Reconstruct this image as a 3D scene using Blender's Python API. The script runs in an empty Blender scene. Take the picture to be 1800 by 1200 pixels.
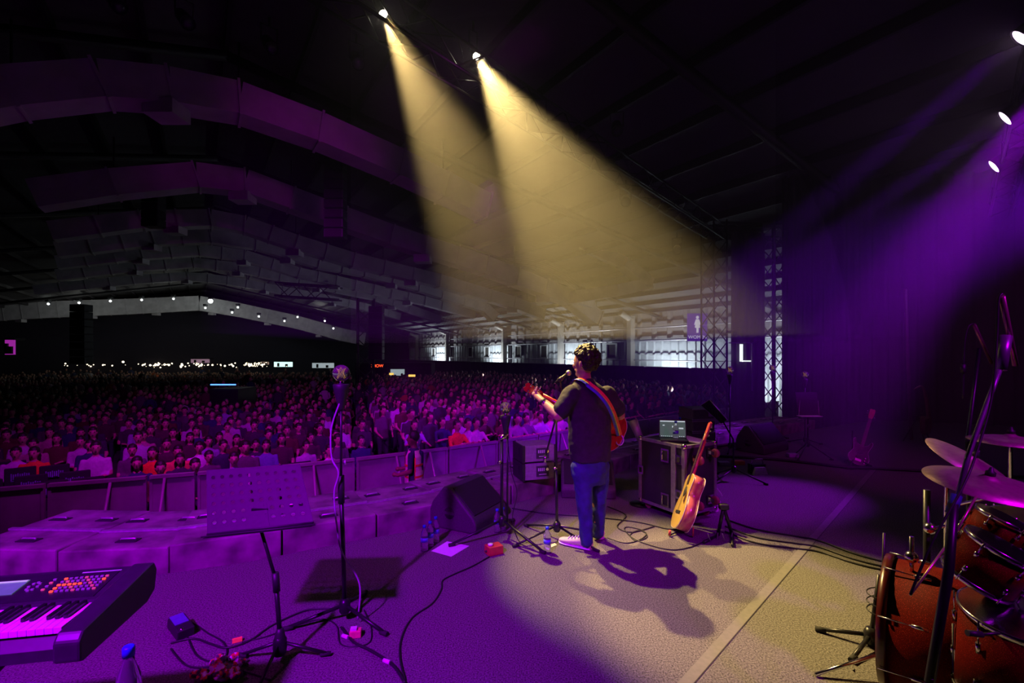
import bpy, bmesh, math, random
from mathutils import Vector, Matrix, noise
R = math.radians
rng = random.Random(7)
SC = bpy.context.scene
COL = SC.collection
# ------------------------------------------------------------------ camera
CX, HY, F, EYE = 900.0, 622.0, 850.0, 1.65      # picture centre column, horizon row, focal length in pixels, eye height over the stage
cam = bpy.data.objects.new('camera', bpy.data.cameras.new('camera'))
COL.objects.link(cam); SC.camera = cam
cam.location = (0, 0, EYE); cam.rotation_euler = (R(90), 0, 0)
cam.data.sensor_width = 36; cam.data.lens = F / 1800 * 36
cam.data.shift_y = (HY - 600) / 1800
cam.data.clip_start = 0.05; cam.data.clip_end = 300

def P(px, py, z):                 # the point at depth z seen at pixel px, py
    return Vector(((px - CX) / F * z, z, EYE - (py - HY) / F * z))
def G(px, py, h=0.0):             # the point of height h seen at pixel px, py (below the horizon)
    z = (EYE - h) * F / (py - HY)
    return Vector(((px - CX) / F * z, z, h))
# ------------------------------------------------------------------ world, exposure, sampling
w = bpy.data.worlds.new('world'); SC.world = w; w.use_nodes = True
w.node_tree.nodes['Background'].inputs[0].default_value = (0.35, 0.0, 0.6, 1)
w.node_tree.nodes['Background'].inputs[1].default_value = 0.004
SC.view_settings.view_transform = 'Standard'; SC.view_settings.look = 'None'
SC.view_settings.gamma = 1; SC.view_settings.exposure = 0.0; SC.view_settings.use_curve_mapping = False
cy = SC.cycles
cy.use_denoising = True
cy.max_bounces = 4; cy.diffuse_bounces = 2; cy.glossy_bounces = 2; cy.transmission_bounces = 4
cy.transparent_max_bounces = 6; cy.volume_bounces = 0
cy.sample_clamp_indirect = 2.0
cy.caustics_reflective = False; cy.caustics_refractive = False

def spot(name, loc, aim, power, color, angle, blend=0.3, radius=0.08):
    l = bpy.data.lights.new(name, 'SPOT'); l.energy = power; l.color = color
    l.spot_size = R(angle); l.spot_blend = blend; l.shadow_soft_size = radius
    o = bpy.data.objects.new(name, l); COL.objects.link(o)
    o.location = loc; o.rotation_euler = (Vector(aim) - Vector(loc)).to_track_quat('-Z', 'Y').to_euler()
    return o
def point(name, loc, power, color, radius=0.2):
    l = bpy.data.lights.new(name, 'POINT'); l.energy = power; l.color = color; l.shadow_soft_size = radius
    o = bpy.data.objects.new(name, l); COL.objects.link(o); o.location = loc
    return o
WARM = (1.0, 0.69, 0.24); VIO = (0.30, 0.0, 1.0); MAG = (0.62, 0.0, 0.9); COOL = (0.80, 0.92, 1.0)
LW1 = P(673, 24, 6.2); LW2 = P(837, 98, 7.4)
W_AIM1 = Vector((1.12, 3.7, 0)); W_AIM2 = Vector((1.8, 3.1, 0))
LP1 = P(1796, 66, 6.7); LP2 = P(1768, 207, 8.0); LP3 = P(1748, 292, 9.4)
def toward(a, b, t): return a + (b - a).normalized() * t
spot('warm_spot', toward(LW1, W_AIM1, .12), W_AIM1, 6800, WARM, 22, .55, .05)
spot('warm_spot', toward(LW2, W_AIM2, .12), W_AIM2, 6400, WARM, 22, .5, .05)
A1, A2, A3 = Vector((1.0, 11.5, 0)), Vector((1.5, 13.5, 0)), Vector((2.5, 14.5, 0))
spot('violet_beam', toward(LP1, A1, .1), A1, 3000, VIO, 9, .5, .12)
spot('violet_beam', toward(LP2, A2, .1), A2, 2800, VIO, 9, .5, .12)
spot('violet_beam', toward(LP3, A3, .1), A3, 2400, VIO, 9, .5, .12)
spot('violet_beam', (9.6, 6.2, 4.9), (1.0, 11.0, 0), 6800, VIO, 32, .9, .15)
spot('violet_pool', (8.5, 7.5, 6.0), G(1325, 872), 8000, (0.42, 0.0, 1.0), 15, .8, .1)
spot('stage_wash', (-2.6, -2.0, 5.2), (-2.1, 3.0, 0), 4600, (0.40, 0.0, 1.0), 56, .8, .15)
spot('stage_wash', (3.8, -1.2, 4.6), (1.2, 4.5, 0.9), 320, (1.0, 0.0, 0.7), 17, .6, .1)
spot('stage_wash', (-3.6, -0.5, 6.0), (-2.6, 4.4, 0), 330, (0.75, 0.0, 0.9), 50, .8, .15)
spot('kit_wash', (3.4, -0.6, 4.6), (2.2, 2.6, 0.9), 700, (0.6, 0.0, 1.0), 34, .8, .15)
spot('stage_wash', (3.8, -1.2, 4.8), (5.2, 7.4, 0.5), 650, (0.85, 0.0, 0.85), 22, .8, .1)
spot('duct_wash', (0.5, 5.0, 5.0), hall(16, -2, 7.2) if False else (-9.5, 16, 7.4), 160, (0.7, 0.0, 0.8), 30, .9, .2)
spot('crowd_wash', (-4.6, 5.6, 6.0), (-5.5, 13.0, -1.5), 2000, MAG, 90, .9, .2)
spot('crowd_wash', (-0.5, 10.3, 5.4), (0.0, 15.0, -1.3), 1000, MAG, 80, .9, .2)
# ------------------------------------------------------------------ materials
MATS = {}
def mat(name, color, rough=0.6, metal=0.0, var=0.15, scale=30.0, bump=0.0, emit=None, es=0.0, trans=0.0, spec=0.5, stretch=None, coat=0.0):
    if name in MATS: return MATS[name]
    m = bpy.data.materials.new(name); m.use_nodes = True; nt = m.node_tree; b = nt.nodes['Principled BSDF']
    b.inputs['Roughness'].default_value = rough; b.inputs['Metallic'].default_value = metal
    b.inputs['Specular IOR Level'].default_value = spec
    if coat: b.inputs['Coat Weight'].default_value = coat
    tc = nt.nodes.new('ShaderNodeTexCoord'); mp = nt.nodes.new('ShaderNodeMapping')
    nt.links.new(tc.outputs['Object'], mp.inputs[0])
    if stretch: mp.inputs['Scale'].default_value = stretch
    nz = nt.nodes.new('ShaderNodeTexNoise'); nz.inputs['Scale'].default_value = scale; nz.inputs['Detail'].default_value = 3
    nt.links.new(mp.outputs[0], nz.inputs['Vector'])
    rp = nt.nodes.new('ShaderNodeValToRGB')
    c = Vector(color[:3])
    rp.color_ramp.elements[0].position = 0.3; rp.color_ramp.elements[1].position = 0.7
    rp.color_ramp.elements[0].color = (*[max(0, x * (1 - var)) for x in c], 1)
    rp.color_ramp.elements[1].color = (*[min(1, x * (1 + var)) for x in c], 1)
    nt.links.new(nz.outputs['Fac'], rp.inputs[0]); nt.links.new(rp.outputs[0], b.inputs['Base Color'])
    if bump:
        bp = nt.nodes.new('ShaderNodeBump'); bp.inputs['Strength'].default_value = bump; bp.inputs['Distance'].default_value = 0.01
        nt.links.new(nz.outputs['Fac'], bp.inputs['Height']); nt.links.new(bp.outputs[0], b.inputs['Normal'])
    if emit: b.inputs['Emission Color'].default_value = (*emit, 1); b.inputs['Emission Strength'].default_value = es
    if trans: b.inputs['Transmission Weight'].default_value = trans; b.inputs['IOR'].default_value = 1.33
    MATS[name] = m; return m
BLACK = mat('black_metal', (.02, .02, .022), .35, .3)
BLKP = mat('black_plastic', (.018, .018, .02), .5)
CHROME = mat('chrome', (.75, .75, .78), .15, 1.0, .05)
STEEL = mat('grey_steel', (.35, .35, .37), .35, .8)
CARPET = mat('carpet', (.145, .138, .13), .95, 0, .65, 110, .8, spec=.1)
GAFF = mat('tape_dull', (.15, .144, .134), .7, 0, .1)
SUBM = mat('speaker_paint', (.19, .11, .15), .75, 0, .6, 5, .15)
RAIL = mat('aluminium', (.55, .52, .55), .4, .6)
SKIN = mat('skin', (.50, .27, .17), .5, 0, .08, 40, .05)
RUBBER = mat('rubber', (.02, .02, .02), .85)
WHITE = mat('white_plastic', (.75, .75, .76), .4)
PAPER = mat('paper', (.8, .8, .82), .8, 0, .03)
RED = mat('cherry_wood', (.42, .02, .015), .25, 0, .25, 12, stretch=(1, 1, 6), coat=.5)
HAIRM = mat('dark_hair', (.020, .013, .010), .45, 0, .4, 120, .4)
CLEAR = mat('clear_plastic', (.9, .93, .98), .08, 0, .02, trans=.92)
BLUE = mat('blue_cap', (.02, .08, .55), .4)
LABELM = mat('blue_label', (.10, .2, .6), .5)
CABLE = mat('cable', (.012, .012, .014), .5)
# ------------------------------------------------------------------ mesh building
class MB:
    def __init__(s): s.bm = bmesh.new(); s.mi = 0; s.mats = []
    def mat(s, m):
        if m not in s.mats: s.mats.append(m)
        s.mi = s.mats.index(m); return s
    def _f(s, vs, smooth=False):
        try:
            f = s.bm.faces.new(vs); f.material_index = s.mi; f.smooth = smooth; return f
        except ValueError: return None
    def box(s, c, size, rot=None, M=None):
        hx, hy, hz = [v / 2 for v in size]; c = Vector(c)
        rm = rot if rot is not None else Matrix.Identity(3)
        vs = []
        for z in (-hz, hz):
            for x, y in ((-hx, -hy), (hx, -hy), (hx, hy), (-hx, hy)):
                v = c + rm @ Vector((x, y, z))
                vs.append(s.bm.verts.new(M @ v if M else v))
        for q in ((3, 2, 1, 0), (4, 5, 6, 7), (0, 1, 5, 4), (1, 2, 6, 5), (2, 3, 7, 6), (3, 0, 4, 7)): s._f([vs[i] for i in q])
        return s
    def prism(s, pts, a, b, axis='y'):       # polygon pts extruded along an axis from a to b
        def mk(p, t): return {'y': (p[0], t, p[1]), 'x': (t, p[0], p[1]), 'z': (p[0], p[1], t)}[axis]
        A = [s.bm.verts.new(mk(p, a)) for p in pts]; B = [s.bm.verts.new(mk(p, b)) for p in pts]
        s._f(A[::-1]); s._f(B); n = len(pts)
        for i in range(n): s._f([A[i], A[(i + 1) % n], B[(i + 1) % n], B[i]])
        return s
    def tube(s, pts, r, seg=8, cap=True):
        pts = [Vector(p) for p in pts]; n = len(pts)
        rs = r if isinstance(r, (list, tuple)) else [r] * n
        rings = []; up = None
        for i, p in enumerate(pts):
            t = (pts[min(i + 1, n - 1)] - pts[max(i - 1, 0)])
            if t.length < 1e-9: t = Vector((0, 0, 1))
            t.normalize()
            if up is None: up = t.orthogonal().normalized()
            u = (up - t * up.dot(t))
            u = u.normalized() if u.length > 1e-6 else t.orthogonal().normalized()
            up = u; v = t.cross(u)
            rings.append([s.bm.verts.new(p + (u * math.cos(2 * math.pi * k / seg) + v * math.sin(2 * math.pi * k / seg)) * rs[i]) for k in range(seg)])
        for a, b in zip(rings, rings[1:]):
            for k in range(seg): s._f([a[k], a[(k + 1) % seg], b[(k + 1) % seg], b[k]], True)
        if cap: s._f(rings[0][::-1]); s._f(rings[-1])
        return s
    def lathe(s, prof, c=(0, 0, 0), axis=(0, 0, 1), seg=20):   # prof: (radius, height)
        c = Vector(c); q = Vector(axis).normalized().to_track_quat('Z', 'Y').to_matrix(); rings = []
        for r, h in prof:
            if r < 1e-5: rings.append([s.bm.verts.new(c + q @ Vector((0, 0, h)))])
            else: rings.append([s.bm.verts.new(c + q @ Vector((r * math.cos(2 * math.pi * k / seg), r * math.sin(2 * math.pi * k / seg), h))) for k in range(seg)])
        for a, b in zip(rings, rings[1:]):
            for k in range(seg):
                k2 = (k + 1) % seg
                if len(a) == 1 and len(b) == 1: break
                if len(a) == 1: s._f([a[0], b[k2], b[k]], True)
                elif len(b) == 1: s._f([a[k], a[k2], b[0]], True)
                else: s._f([a[k], a[k2], b[k2], b[k]], True)
        if len(rings[0]) > 1: s._f(rings[0][::-1])
        if len(rings[-1]) > 1: s._f(rings[-1])
        return s
    def ball(s, c, r, seg=12, sc=(1, 1, 1), rot=None):
        ret = bmesh.ops.create_uvsphere(s.bm, u_segments=seg, v_segments=max(6, seg // 2 + 2), radius=1)
        rm = rot if rot is not None else Matrix.Identity(3)
        for v in ret['verts']:
            v.co = Vector(c) + rm @ Vector((v.co.x * r * sc[0], v.co.y * r * sc[1], v.co.z * r * sc[2]))
            for f in v.link_faces: f.material_index = s.mi; f.smooth = True
        return s
    def loft(s, secs, seg=16, cap=True):       # secs: (centre, rx, ry, xdir, ydir)
        rings = []
        for c, rx, ry, xd, yd in secs:
            c, xd, yd = Vector(c), Vector(xd).normalized(), Vector(yd).normalized()
            rings.append([s.bm.verts.new(c + xd * rx * math.cos(2 * math.pi * k / seg) + yd * ry * math.sin(2 * math.pi * k / seg)) for k in range(seg)])
        for a, b in zip(rings, rings[1:]):
            for k in range(seg): s._f([a[k], a[(k + 1) % seg], b[(k + 1) % seg], b[k]], True)
        if cap: s._f(rings[0][::-1]); s._f(rings[-1])
        return s
    def quad(s, *v): s._f([s.bm.verts.new(p) for p in v]); return s
    def build(s, name, m=None, parent=None, bevel=0, recalc=True):
        if recalc: bmesh.ops.recalc_face_normals(s.bm, faces=s.bm.faces)
        me = bpy.data.meshes.new(name); s.bm.to_mesh(me); s.bm.free()
        for x in (s.mats or [m]): me.materials.append(x)
        o = bpy.data.objects.new(name, me); COL.objects.link(o)
        if parent: o.parent = parent
        if bevel:
            bv = o.modifiers.new('b', 'BEVEL'); bv.width = bevel; bv.segments = 2; bv.limit_method = 'ANGLE'
        return o
def tag(o, label, cat, group=None, kind=None):
    if label: o['label'] = label
    if cat: o['category'] = cat
    if group: o['group'] = group
    if kind: o['kind'] = kind
    return o
def thing(name, label, cat, loc=(0, 0, 0), rotz=0, group=None):
    o = bpy.data.objects.new(name, None); COL.objects.link(o); o.location = loc; o.rotation_euler = (0, 0, rotz)
    o.empty_display_size = .1
    return tag(o, label, cat, group)
def struct(o): o['kind'] = 'structure'; return o
def dup(root, loc, rotz, label=None, group=None, sc=None):
    r = root.copy(); COL.objects.link(r); r.location = loc; r.rotation_euler = (0, 0, rotz)
    if label: r['label'] = label
    if group: r['group'] = group
    if sc: r.scale = (sc,) * 3
    for ch in list(root.children):
        c = ch.copy(); COL.objects.link(c); c.parent = r
        for g in ch.children:
            d = g.copy(); COL.objects.link(d); d.parent = c
    return r
def remeshed(mb, voxel, smooth=3, name='m', disp=0):   # fuse overlapping closed shapes into one continuous surface
    o = mb.build(name, None)
    md = o.modifiers.new('r', 'REMESH'); md.mode = 'VOXEL'; md.voxel_size = voxel; md.use_smooth_shade = True
    if smooth: sm = o.modifiers.new('s', 'SMOOTH'); sm.factor = .5; sm.iterations = smooth
    if disp:
        tx = bpy.data.textures.new('clouds', 'CLOUDS'); tx.noise_scale = disp[1]
        d = o.modifiers.new('d', 'DISPLACE'); d.texture = tx; d.strength = disp[0]; d.mid_level = .5
    dg = bpy.context.evaluated_depsgraph_get(); dg.update()
    me = bpy.data.meshes.new_from_object(o.evaluated_get(dg)); 
    bpy.data.objects.remove(o)
    for p in me.polygons: p.use_smooth = True
    return me
def link(name, me, parent=None, m=None):
    if m: me.materials.clear(); me.materials.append(m)
    o = bpy.data.objects.new(name, me); COL.objects.link(o)
    if parent: o.parent = parent
    return o
def limb(mb, pts, rs, seg=14):           # tapered limb with round joints
    pts = [Vector(p) for p in pts]
    dense, dr = [], []
    for i in range(len(pts) - 1):
        for k in range(4):
            t = k / 4; dense.append(pts[i].lerp(pts[i + 1], t)); dr.append(rs[i] * (1 - t) + rs[i + 1] * t)
    dense.append(pts[-1]); dr.append(rs[-1])
    mb.tube(dense, dr, seg)
    for p, r in zip(pts, rs): mb.ball(p, r * .995, 14)
def smooth_path(pts, n=6):
    pts = [Vector(p) for p in pts]; out = []
    for i in range(len(pts) - 1):
        p0, p1, p2, p3 = pts[max(i - 1, 0)], pts[i], pts[i + 1], pts[min(i + 2, len(pts) - 1)]
        for k in range(n):
            t = k / n
            out.append(.5 * ((2 * p1) + (p2 - p0) * t + (2 * p0 - 5 * p1 + 4 * p2 - p3) * t * t + (3 * p1 - p0 - 3 * p2 + p3) * t ** 3))
    out.append(pts[-1]); return out
def text_obj(s, size, M, m, parent, name, extrude=.002):
    cu = bpy.data.curves.new(name, 'FONT'); cu.body = s; cu.size = size; cu.extrude = extrude; cu.align_x = 'CENTER'; cu.align_y = 'CENTER'
    o = bpy.data.objects.new(name, cu); COL.objects.link(o)
    dg = bpy.context.evaluated_depsgraph_get(); me = bpy.data.meshes.new_from_object(o.evaluated_get(dg)); bpy.data.objects.remove(o)
    me.materials.clear(); me.materials.append(m)
    t = bpy.data.objects.new(name, me); COL.objects.link(t); t.parent = parent; t.matrix_local = M
    return t
GR = -1.5                                          # hall floor level
D = Vector((-.5411, .8410, 0)); E = Vector((.8410, .5411, 0))   # along and across the hall
# ================================================================== the setting
edge_px = [(260, 1010), (367, 997), (447, 985), (613, 952), (747, 927), (927, 878), (973, 867), (1075, 836), (1118, 822)]
edge = [Vector((-6.5, 3.7, 0)), Vector((-4.6, 3.62, 0)), Vector((-3.6, 3.55, 0))] + [G(*p) for p in edge_px] + [Vector((4.4, 9.0, 0)), Vector((6.9, 10.8, 0)), Vector((10, 12.6, 0))]
EDGE = smooth_path(edge, 8)
mb = MB().mat(CARPET)
poly = [(p.x, p.y) for p in EDGE] + [(16, 11), (16, -4), (-6.5, -4)]
mb.prism(poly, -.12, 0.0, 'z'); struct(mb.build('floor_stage'))
HALLF = mat('hall_floor', (.05, .045, .05), .8, 0, .3, 3)
struct(MB().mat(HALLF).box((-10, 30, GR - .05), (120, 110, .1)).build('floor'))
# stage skirt
sk = MB().mat(BLKP)
for a, b in zip(EDGE, EDGE[1:]):
    d = (b - a).normalized(); n = Vector((d.y, -d.x, 0)) * .05
    sk.quad(a + n + Vector((0, 0, -.12)), b + n + Vector((0, 0, -.12)), b + n + Vector((0, 0, GR)), a + n + Vector((0, 0, GR)))
struct(sk.build('trim_stage_skirt'))
# hall shell. hall coordinates: s along, v across from ridge line, h height
RIDGE0 = Vector((-8.8, 14.6, 0)); S0 = RIDGE0.dot(D)
def hall(s, v, h): p = RIDGE0 + D * (s - S0) + E * v; return Vector((p.x, p.y, h))
def roof_h(v): return 8.9 - .2 * abs(v)
SHEET = mat('roof_sheet', (.09, .085, .09), .7, 0, .1, 6)
SHEET2 = mat('purlin_steel', (.035, .03, .035), .6, .2)
rf = MB().mat(SHEET)
for v0, v1 in ((-24, 0), (0, 24)):
    a, b, c, d = hall(-22, v0, roof_h(v0)), hall(64, v0, roof_h(v0)), hall(64, v1, roof_h(v1)), hall(-22, v1, roof_h(v1))
    rf.quad(a, b, c, d)
    u = Vector((0, 0, .12)); rf.quad(d + u, c + u, b + u, a + u)
struct(rf.build('ceiling', recalc=False))
pm = MB().mat(SHEET2)
for v in [x * 1.5 for x in range(-15, 16)]:
    a, b = hall(-20, v, roof_h(v) - .12), hall(63, v, roof_h(v) - .12)
    pm.box((a + b) / 2, (.08, (b - a).length, .22), Matrix.Rotation(math.atan2(-D.x, D.y), 3, 'Z'))
for s in range(-15, 64, 7):
    for v0, v1 in ((-24, 0), (0, 24)):
        a, b = hall(s, v0, roof_h(v0) - .35), hall(s, v1, roof_h(v1) - .35)
        pm.tube([a, b], .12, 4)
struct(pm.build('trim_roof_purlins'))
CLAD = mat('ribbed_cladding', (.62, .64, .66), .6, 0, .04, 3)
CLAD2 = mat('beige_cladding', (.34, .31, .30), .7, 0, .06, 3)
WV = 23.4
def ribwall(v, s0, s1, h0, h1, m, name, pitch=.6):
    b = MB().mat(m); prev = None
    n = int((s1 - s0) / pitch)
    for i in range(n + 1):
        s = s0 + i * pitch
        for ds, dv in ((0, 0), (pitch * .62, 0), (pitch * .72, -.07), (pitch * .9, -.07)):
            q = (hall(s + ds, v + dv, h0), hall(s + ds, v + dv, h1))
            if prev: b.quad(prev[0], q[0], q[1], prev[1])
            prev = q
    return struct(b.build(name, recalc=False))
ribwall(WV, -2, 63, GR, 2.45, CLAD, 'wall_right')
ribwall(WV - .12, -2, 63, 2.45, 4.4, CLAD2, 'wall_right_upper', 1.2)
struct(MB().mat(mat('far_wall', (.03, .025, .045), .8)).quad(hall(63, -24, GR), hall(63, 24, GR), hall(63, 24, 4.1), hall(63, 0, 8.9), hall(63, -24, 4.1)).build('wall_far')) if False else None
fw = MB().mat(mat('far_wall', (.03, .025, .045), .8))
fw._f([fw.bm.verts.new(hall(63, v, h)) for v, h in ((-24, GR), (24, GR), (24, 4.1), (0, 8.9), (-24, 4.1))]); struct(fw.build('wall_far'))
lw = MB().mat(mat('far_wall', (.03, .025, .045))); lw.quad(hall(-5, -23.5, GR), hall(63, -23.5, GR), hall(63, -23.5, 4.3), hall(-5, -23.5, 4.3)); struct(lw.build('wall_left'))
# columns and rails on the side wall
COLM = mat('column_paint', (.42, .38, .34), .6)
def wall_s(px, v):       # hall position s where picture column px meets the line v
    a = (px - CX) / F; base = RIDGE0 + E * v
    # base + D*t : x = a*y
    t = (a * base.y - base.x) / (D.x - a * D.y); return S0 + t
for i, px in enumerate((1108, 985, 885, 785, 732, 700)):
    s = wall_s(px, WV - .5); c = MB().mat(COLM)
    c.box(hall(s, WV - .45, 1.3), (.4, .35, 5.6), Matrix.Rotation(math.atan2(D.x, -D.y), 3, 'Z'))
    c.tube([hall(s, WV - .45, 3.9), hall(s, WV - 1.4, 4.3)], .2, 6)
    struct(c.build('trim_column'))
rl = MB().mat(RAIL)
rl.tube([hall(-2, WV - .35, 1.25), hall(62, WV - .35, 1.25)], .035, 6)
rl.tube([hall(-2, WV - .3, 2.5), hall(62, WV - .3, 2.5)], .05, 6)
rl.tube([hall(-2, WV - .3, 3.3), hall(62, WV - .3, 3.3)], .04, 6)
struct(rl.build('trim_wall_rail'))
FRM = mat('window_frame', (.8, .8, .8), .5); PANE = mat('window_pane', (.10, .09, .08), .2)
wn = 0
for px in (762, 788, 827, 856, 911, 956, 1030, 1075):
    wn += 1; s = wall_s(px, WV - .2); f = MB().mat(FRM); r3 = Matrix.Rotation(math.atan2(-D.x, D.y), 3, 'Z')
    for ds, dh, w_, h_ in ((-.45, 0, .08, 1.0), (.45, 0, .08, 1.0), (0, .5, .98, .08), (0, -.5, .98, .1)):
        f.box(hall(s + ds, WV - .2, 1.85 + dh), (.12, w_, h_), r3)
    fo = struct(f.build('window_%d' % wn)); p = MB().mat(PANE).box(hall(s, WV - .15, 1.85), (.05, .86, .96), r3).build('pane', parent=fo)
# added fill lights, unseen behind the fence, brighten the side wall's lower half
for s in (13, 17.5, 22, 27, 33, 40, 48, 57):
    pass
for s in (11, 19, 28, 39, 52):
    lp = thing('added_wall_light', 'added fill light hidden behind the black fence, %s' % {11: 'nearest the stage tower', 19: 'second from the tower', 28: 'middle one', 39: 'second farthest', 52: 'farthest'}[s], 'lamp', hall(s, WV - 1.9, GR), 0, 'added fill lights behind the fence')
    MB().mat(BLKP).box((0, 0, .15), (.3, .3, .3)).build('housing', parent=lp)
    MB().mat(mat('added_light_glass', (.9, .9, .9), emit=COOL, es=4)).box((0, 0, .31), (.24, .24, .02)).build('lens', parent=lp)
    spot('added_wall_spot', hall(s, WV - 1.9, GR + .4), hall(s, WV - .6, 3.2), 420 + 44 * s, COOL, 120, .9, .15)
sg_ = wall_s(1360, WV - 1.0)
lp = thing('added_wall_light', 'added fill light behind the truss tower at the bright gap', 'lamp', hall(sg_ + 1.2, WV - 2.2, GR), 0, 'added fill lights behind the fence')
MB().mat(BLKP).box((0, 0, .15), (.3, .3, .3)).build('housing', parent=lp); MB().mat(mat('added_light_glass', (.9, .9, .9))).box((0, 0, .31), (.24, .24, .02)).build('lens', parent=lp)
spot('added_wall_spot', hall(sg_ + 1.2, WV - 2.2, GR + .5), hall(sg_, WV, 1.8), 420, COOL, 140, .9, .15)  # added fill spot, whitens the wall seen through the tower gap
# partition fence (black fabric) along the side of the hall
FAB = mat('black_fabric', (.030, .024, .028), .95, 0, .3, 4)
fv = 20.6
segs = [(wall_s(1342, 20.6), 13.6), (13.6, 16), (16, 19), (19, 26), (26, 33), (33, 40), (40, 50), (50, 60)]
for i, (a, b) in enumerate(segs):
    t = thing('fence_screen', 'black fabric screen run along the hall side, %s' % ('nearest to the stage tower', 'second section from the tower', 'section right of the singer\'s head', 'section behind the guitarist\'s headstock', 'section under the windows', 'section left of the windows', 'section near the red sign', 'farthest section')[i], 'screen', hall(a, fv, GR), 0, 'black screens below the side wall')
    inv = Vector(t.location)
    pts = MB().mat(FAB); n = 12; prev = None
    for k in range(n + 1):
        s = a + (b - a) * k / n; dv = .06 * math.sin(k * 2.1)
        q = (hall(s, fv + dv, GR + .02) - inv, hall(s, fv + dv, .92) - inv)
        if prev: pts.quad(prev[0], q[0], q[1], prev[1])
        prev = q
    pts.build('fabric', parent=t)
    fr = MB().mat(BLACK).tube([hall(a + .1, fv + .1, GR) - inv, hall(a + .1, fv + .1, .93) - inv, hall(b - .1, fv + .1, .93) - inv], .03, 6); fr.build('frame', parent=t)
# white doorway and boxes seen between the fence sections at the left end
tg = thing('site_cabin', 'dark cabin with lit white doorway at far end of side fence', 'cabin', P(690, 660, 38))
MB().mat(FAB).box((0, 1.2, -.3), (6, 2, 2.6)).build('wall', parent=tg)
MB().mat(mat('lit_white', (.8, .85, .9), emit=(.6, .75, .8), es=.45)).box((.35, .17, .25), (1.1, .05, 0.5)).build('doorway', parent=tg)
sg = thing('led_sign', 'small red illuminated sign above the far crowd', 'sign', P(663, 643, 36))
MB().mat(BLKP).box((0, .06, 0), (.85, .08, .45)).build('housing', parent=sg)
text_obj('SHOW', .30, Matrix.Translation((0, 0, 0)) @ Matrix.Rotation(R(90), 4, 'X'), mat('red_led', (.5, .05, .02), emit=(1, .08, .02), es=2.5), sg, 'lettering')
for px, py, z, w_ in ((688, 657, 30, .25), (724, 660, 28, .38)):
    o = tag(MB().mat(mat('yellow_lamp', (.6, .4, .1), emit=(1, .6, .12), es=1.3)).box(P(px, py, z), (w_, .1, .12)).build('stall_light'), 'small yellow stall light %s' % ('under the white doorway' if px < 700 else 'right of the white doorway'), 'lamp')
# ------------------------------------------------------------------ ducts
DUCT = mat('galvanised_duct', (.6, .58, .6), .55, .1, .15, 2)
def plane_pt(px, py, s):
    a = (px - CX) / F; t = s / (a * D.x + D.y); return Vector((a * t, t, EYE - (py - HY) / F * t))
ducts = [
 (11, .62, [(-120, 190), (20, 165), (180, 150), (300, 160), (420, 182), (560, 232), (700, 292), (850, 365)], 'nearest big air duct, crossing the dark roof above the crowd'),
 (16, .66, [(60, 345), (200, 325), (345, 312), (430, 322), (512, 352), (685, 415), (850, 467), (1000, 524), (1048, 560)], 'second air duct, passing behind the left spotlight beam'),
 (22, .62, [(90, 408), (250, 388), (370, 385), (430, 396), (520, 428), (620, 458), (770, 494), (900, 532), (952, 552)], 'third air duct from the stage'),
 (27, .62, [(100, 440), (270, 420), (370, 416), (450, 428), (560, 462), (640, 477), (735, 503), (850, 540), (868, 558)], 'fourth air duct from the stage'),
 (32, .62, [(100, 462), (250, 446), (350, 440), (430, 450), (525, 480), (590, 494), (745, 529), (832, 552)], 'fifth air duct from the stage'),
 (37, .62, [(100, 484), (240, 468), (340, 462), (420, 471), (590, 507), (660, 521), (772, 562)], 'sixth air duct from the stage'),
 (44, .62, [(60, 510), (235, 492), (330, 486), (400, 493), (555, 521), (640, 539), (702, 556)], 'seventh air duct from the stage'),
 (60, 1.5, [(-60, 552), (70, 545), (250, 538), (350, 533), (420, 545), (520, 566), (600, 588), (640, 596)], 'farthest air duct, lit white along the end wall')]
for s, h, pts, lab in ducts:
    wpts = [plane_pt(x, y, s) for x, y in pts]; t = thing('air_duct', lab, 'duct', wpts[3], 0, 'air ducts under the roof'); o0 = wpts[3]
    path = []
    for a, b in zip(wpts, wpts[1:]):
        n = max(1, round((b - a).length / 1.3))
        for k in range(n): path.append(a.lerp(b, k / n) - o0)
    path.append(wpts[-1] - o0)
    b = MB().mat(DUCT)
    for i, (p, q) in enumerate(zip(path, path[1:])):
        g = (q - p); l = g.length; x = g.normalized(); z = Vector((0, 0, 1)); y = z.cross(x).normalized(); z2 = x.cross(y)
        rm = Matrix((x, y, z2)).transposed()
        b.box((p + q) / 2, (l - .03, .62, h), rm); b.box(q, (.05, .68, h + .07), rm)
    b.build('duct_run', parent=t)
    for i in range(3, len(path) - 2, 4): MB().mat(DUCT).box(path[i] + Vector((0, -.1, -h / 2 - .12)), (.55, .5, .26)).build('outlet', parent=t)
    if s < 60:
        for i in range(1, len(path), 3): MB().mat(BLACK).tube([path[i] + Vector((0, 0, h / 2)), path[i] + Vector((0, 0, h / 2 + .9))], .02, 4).build('hanger', parent=t)
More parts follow.
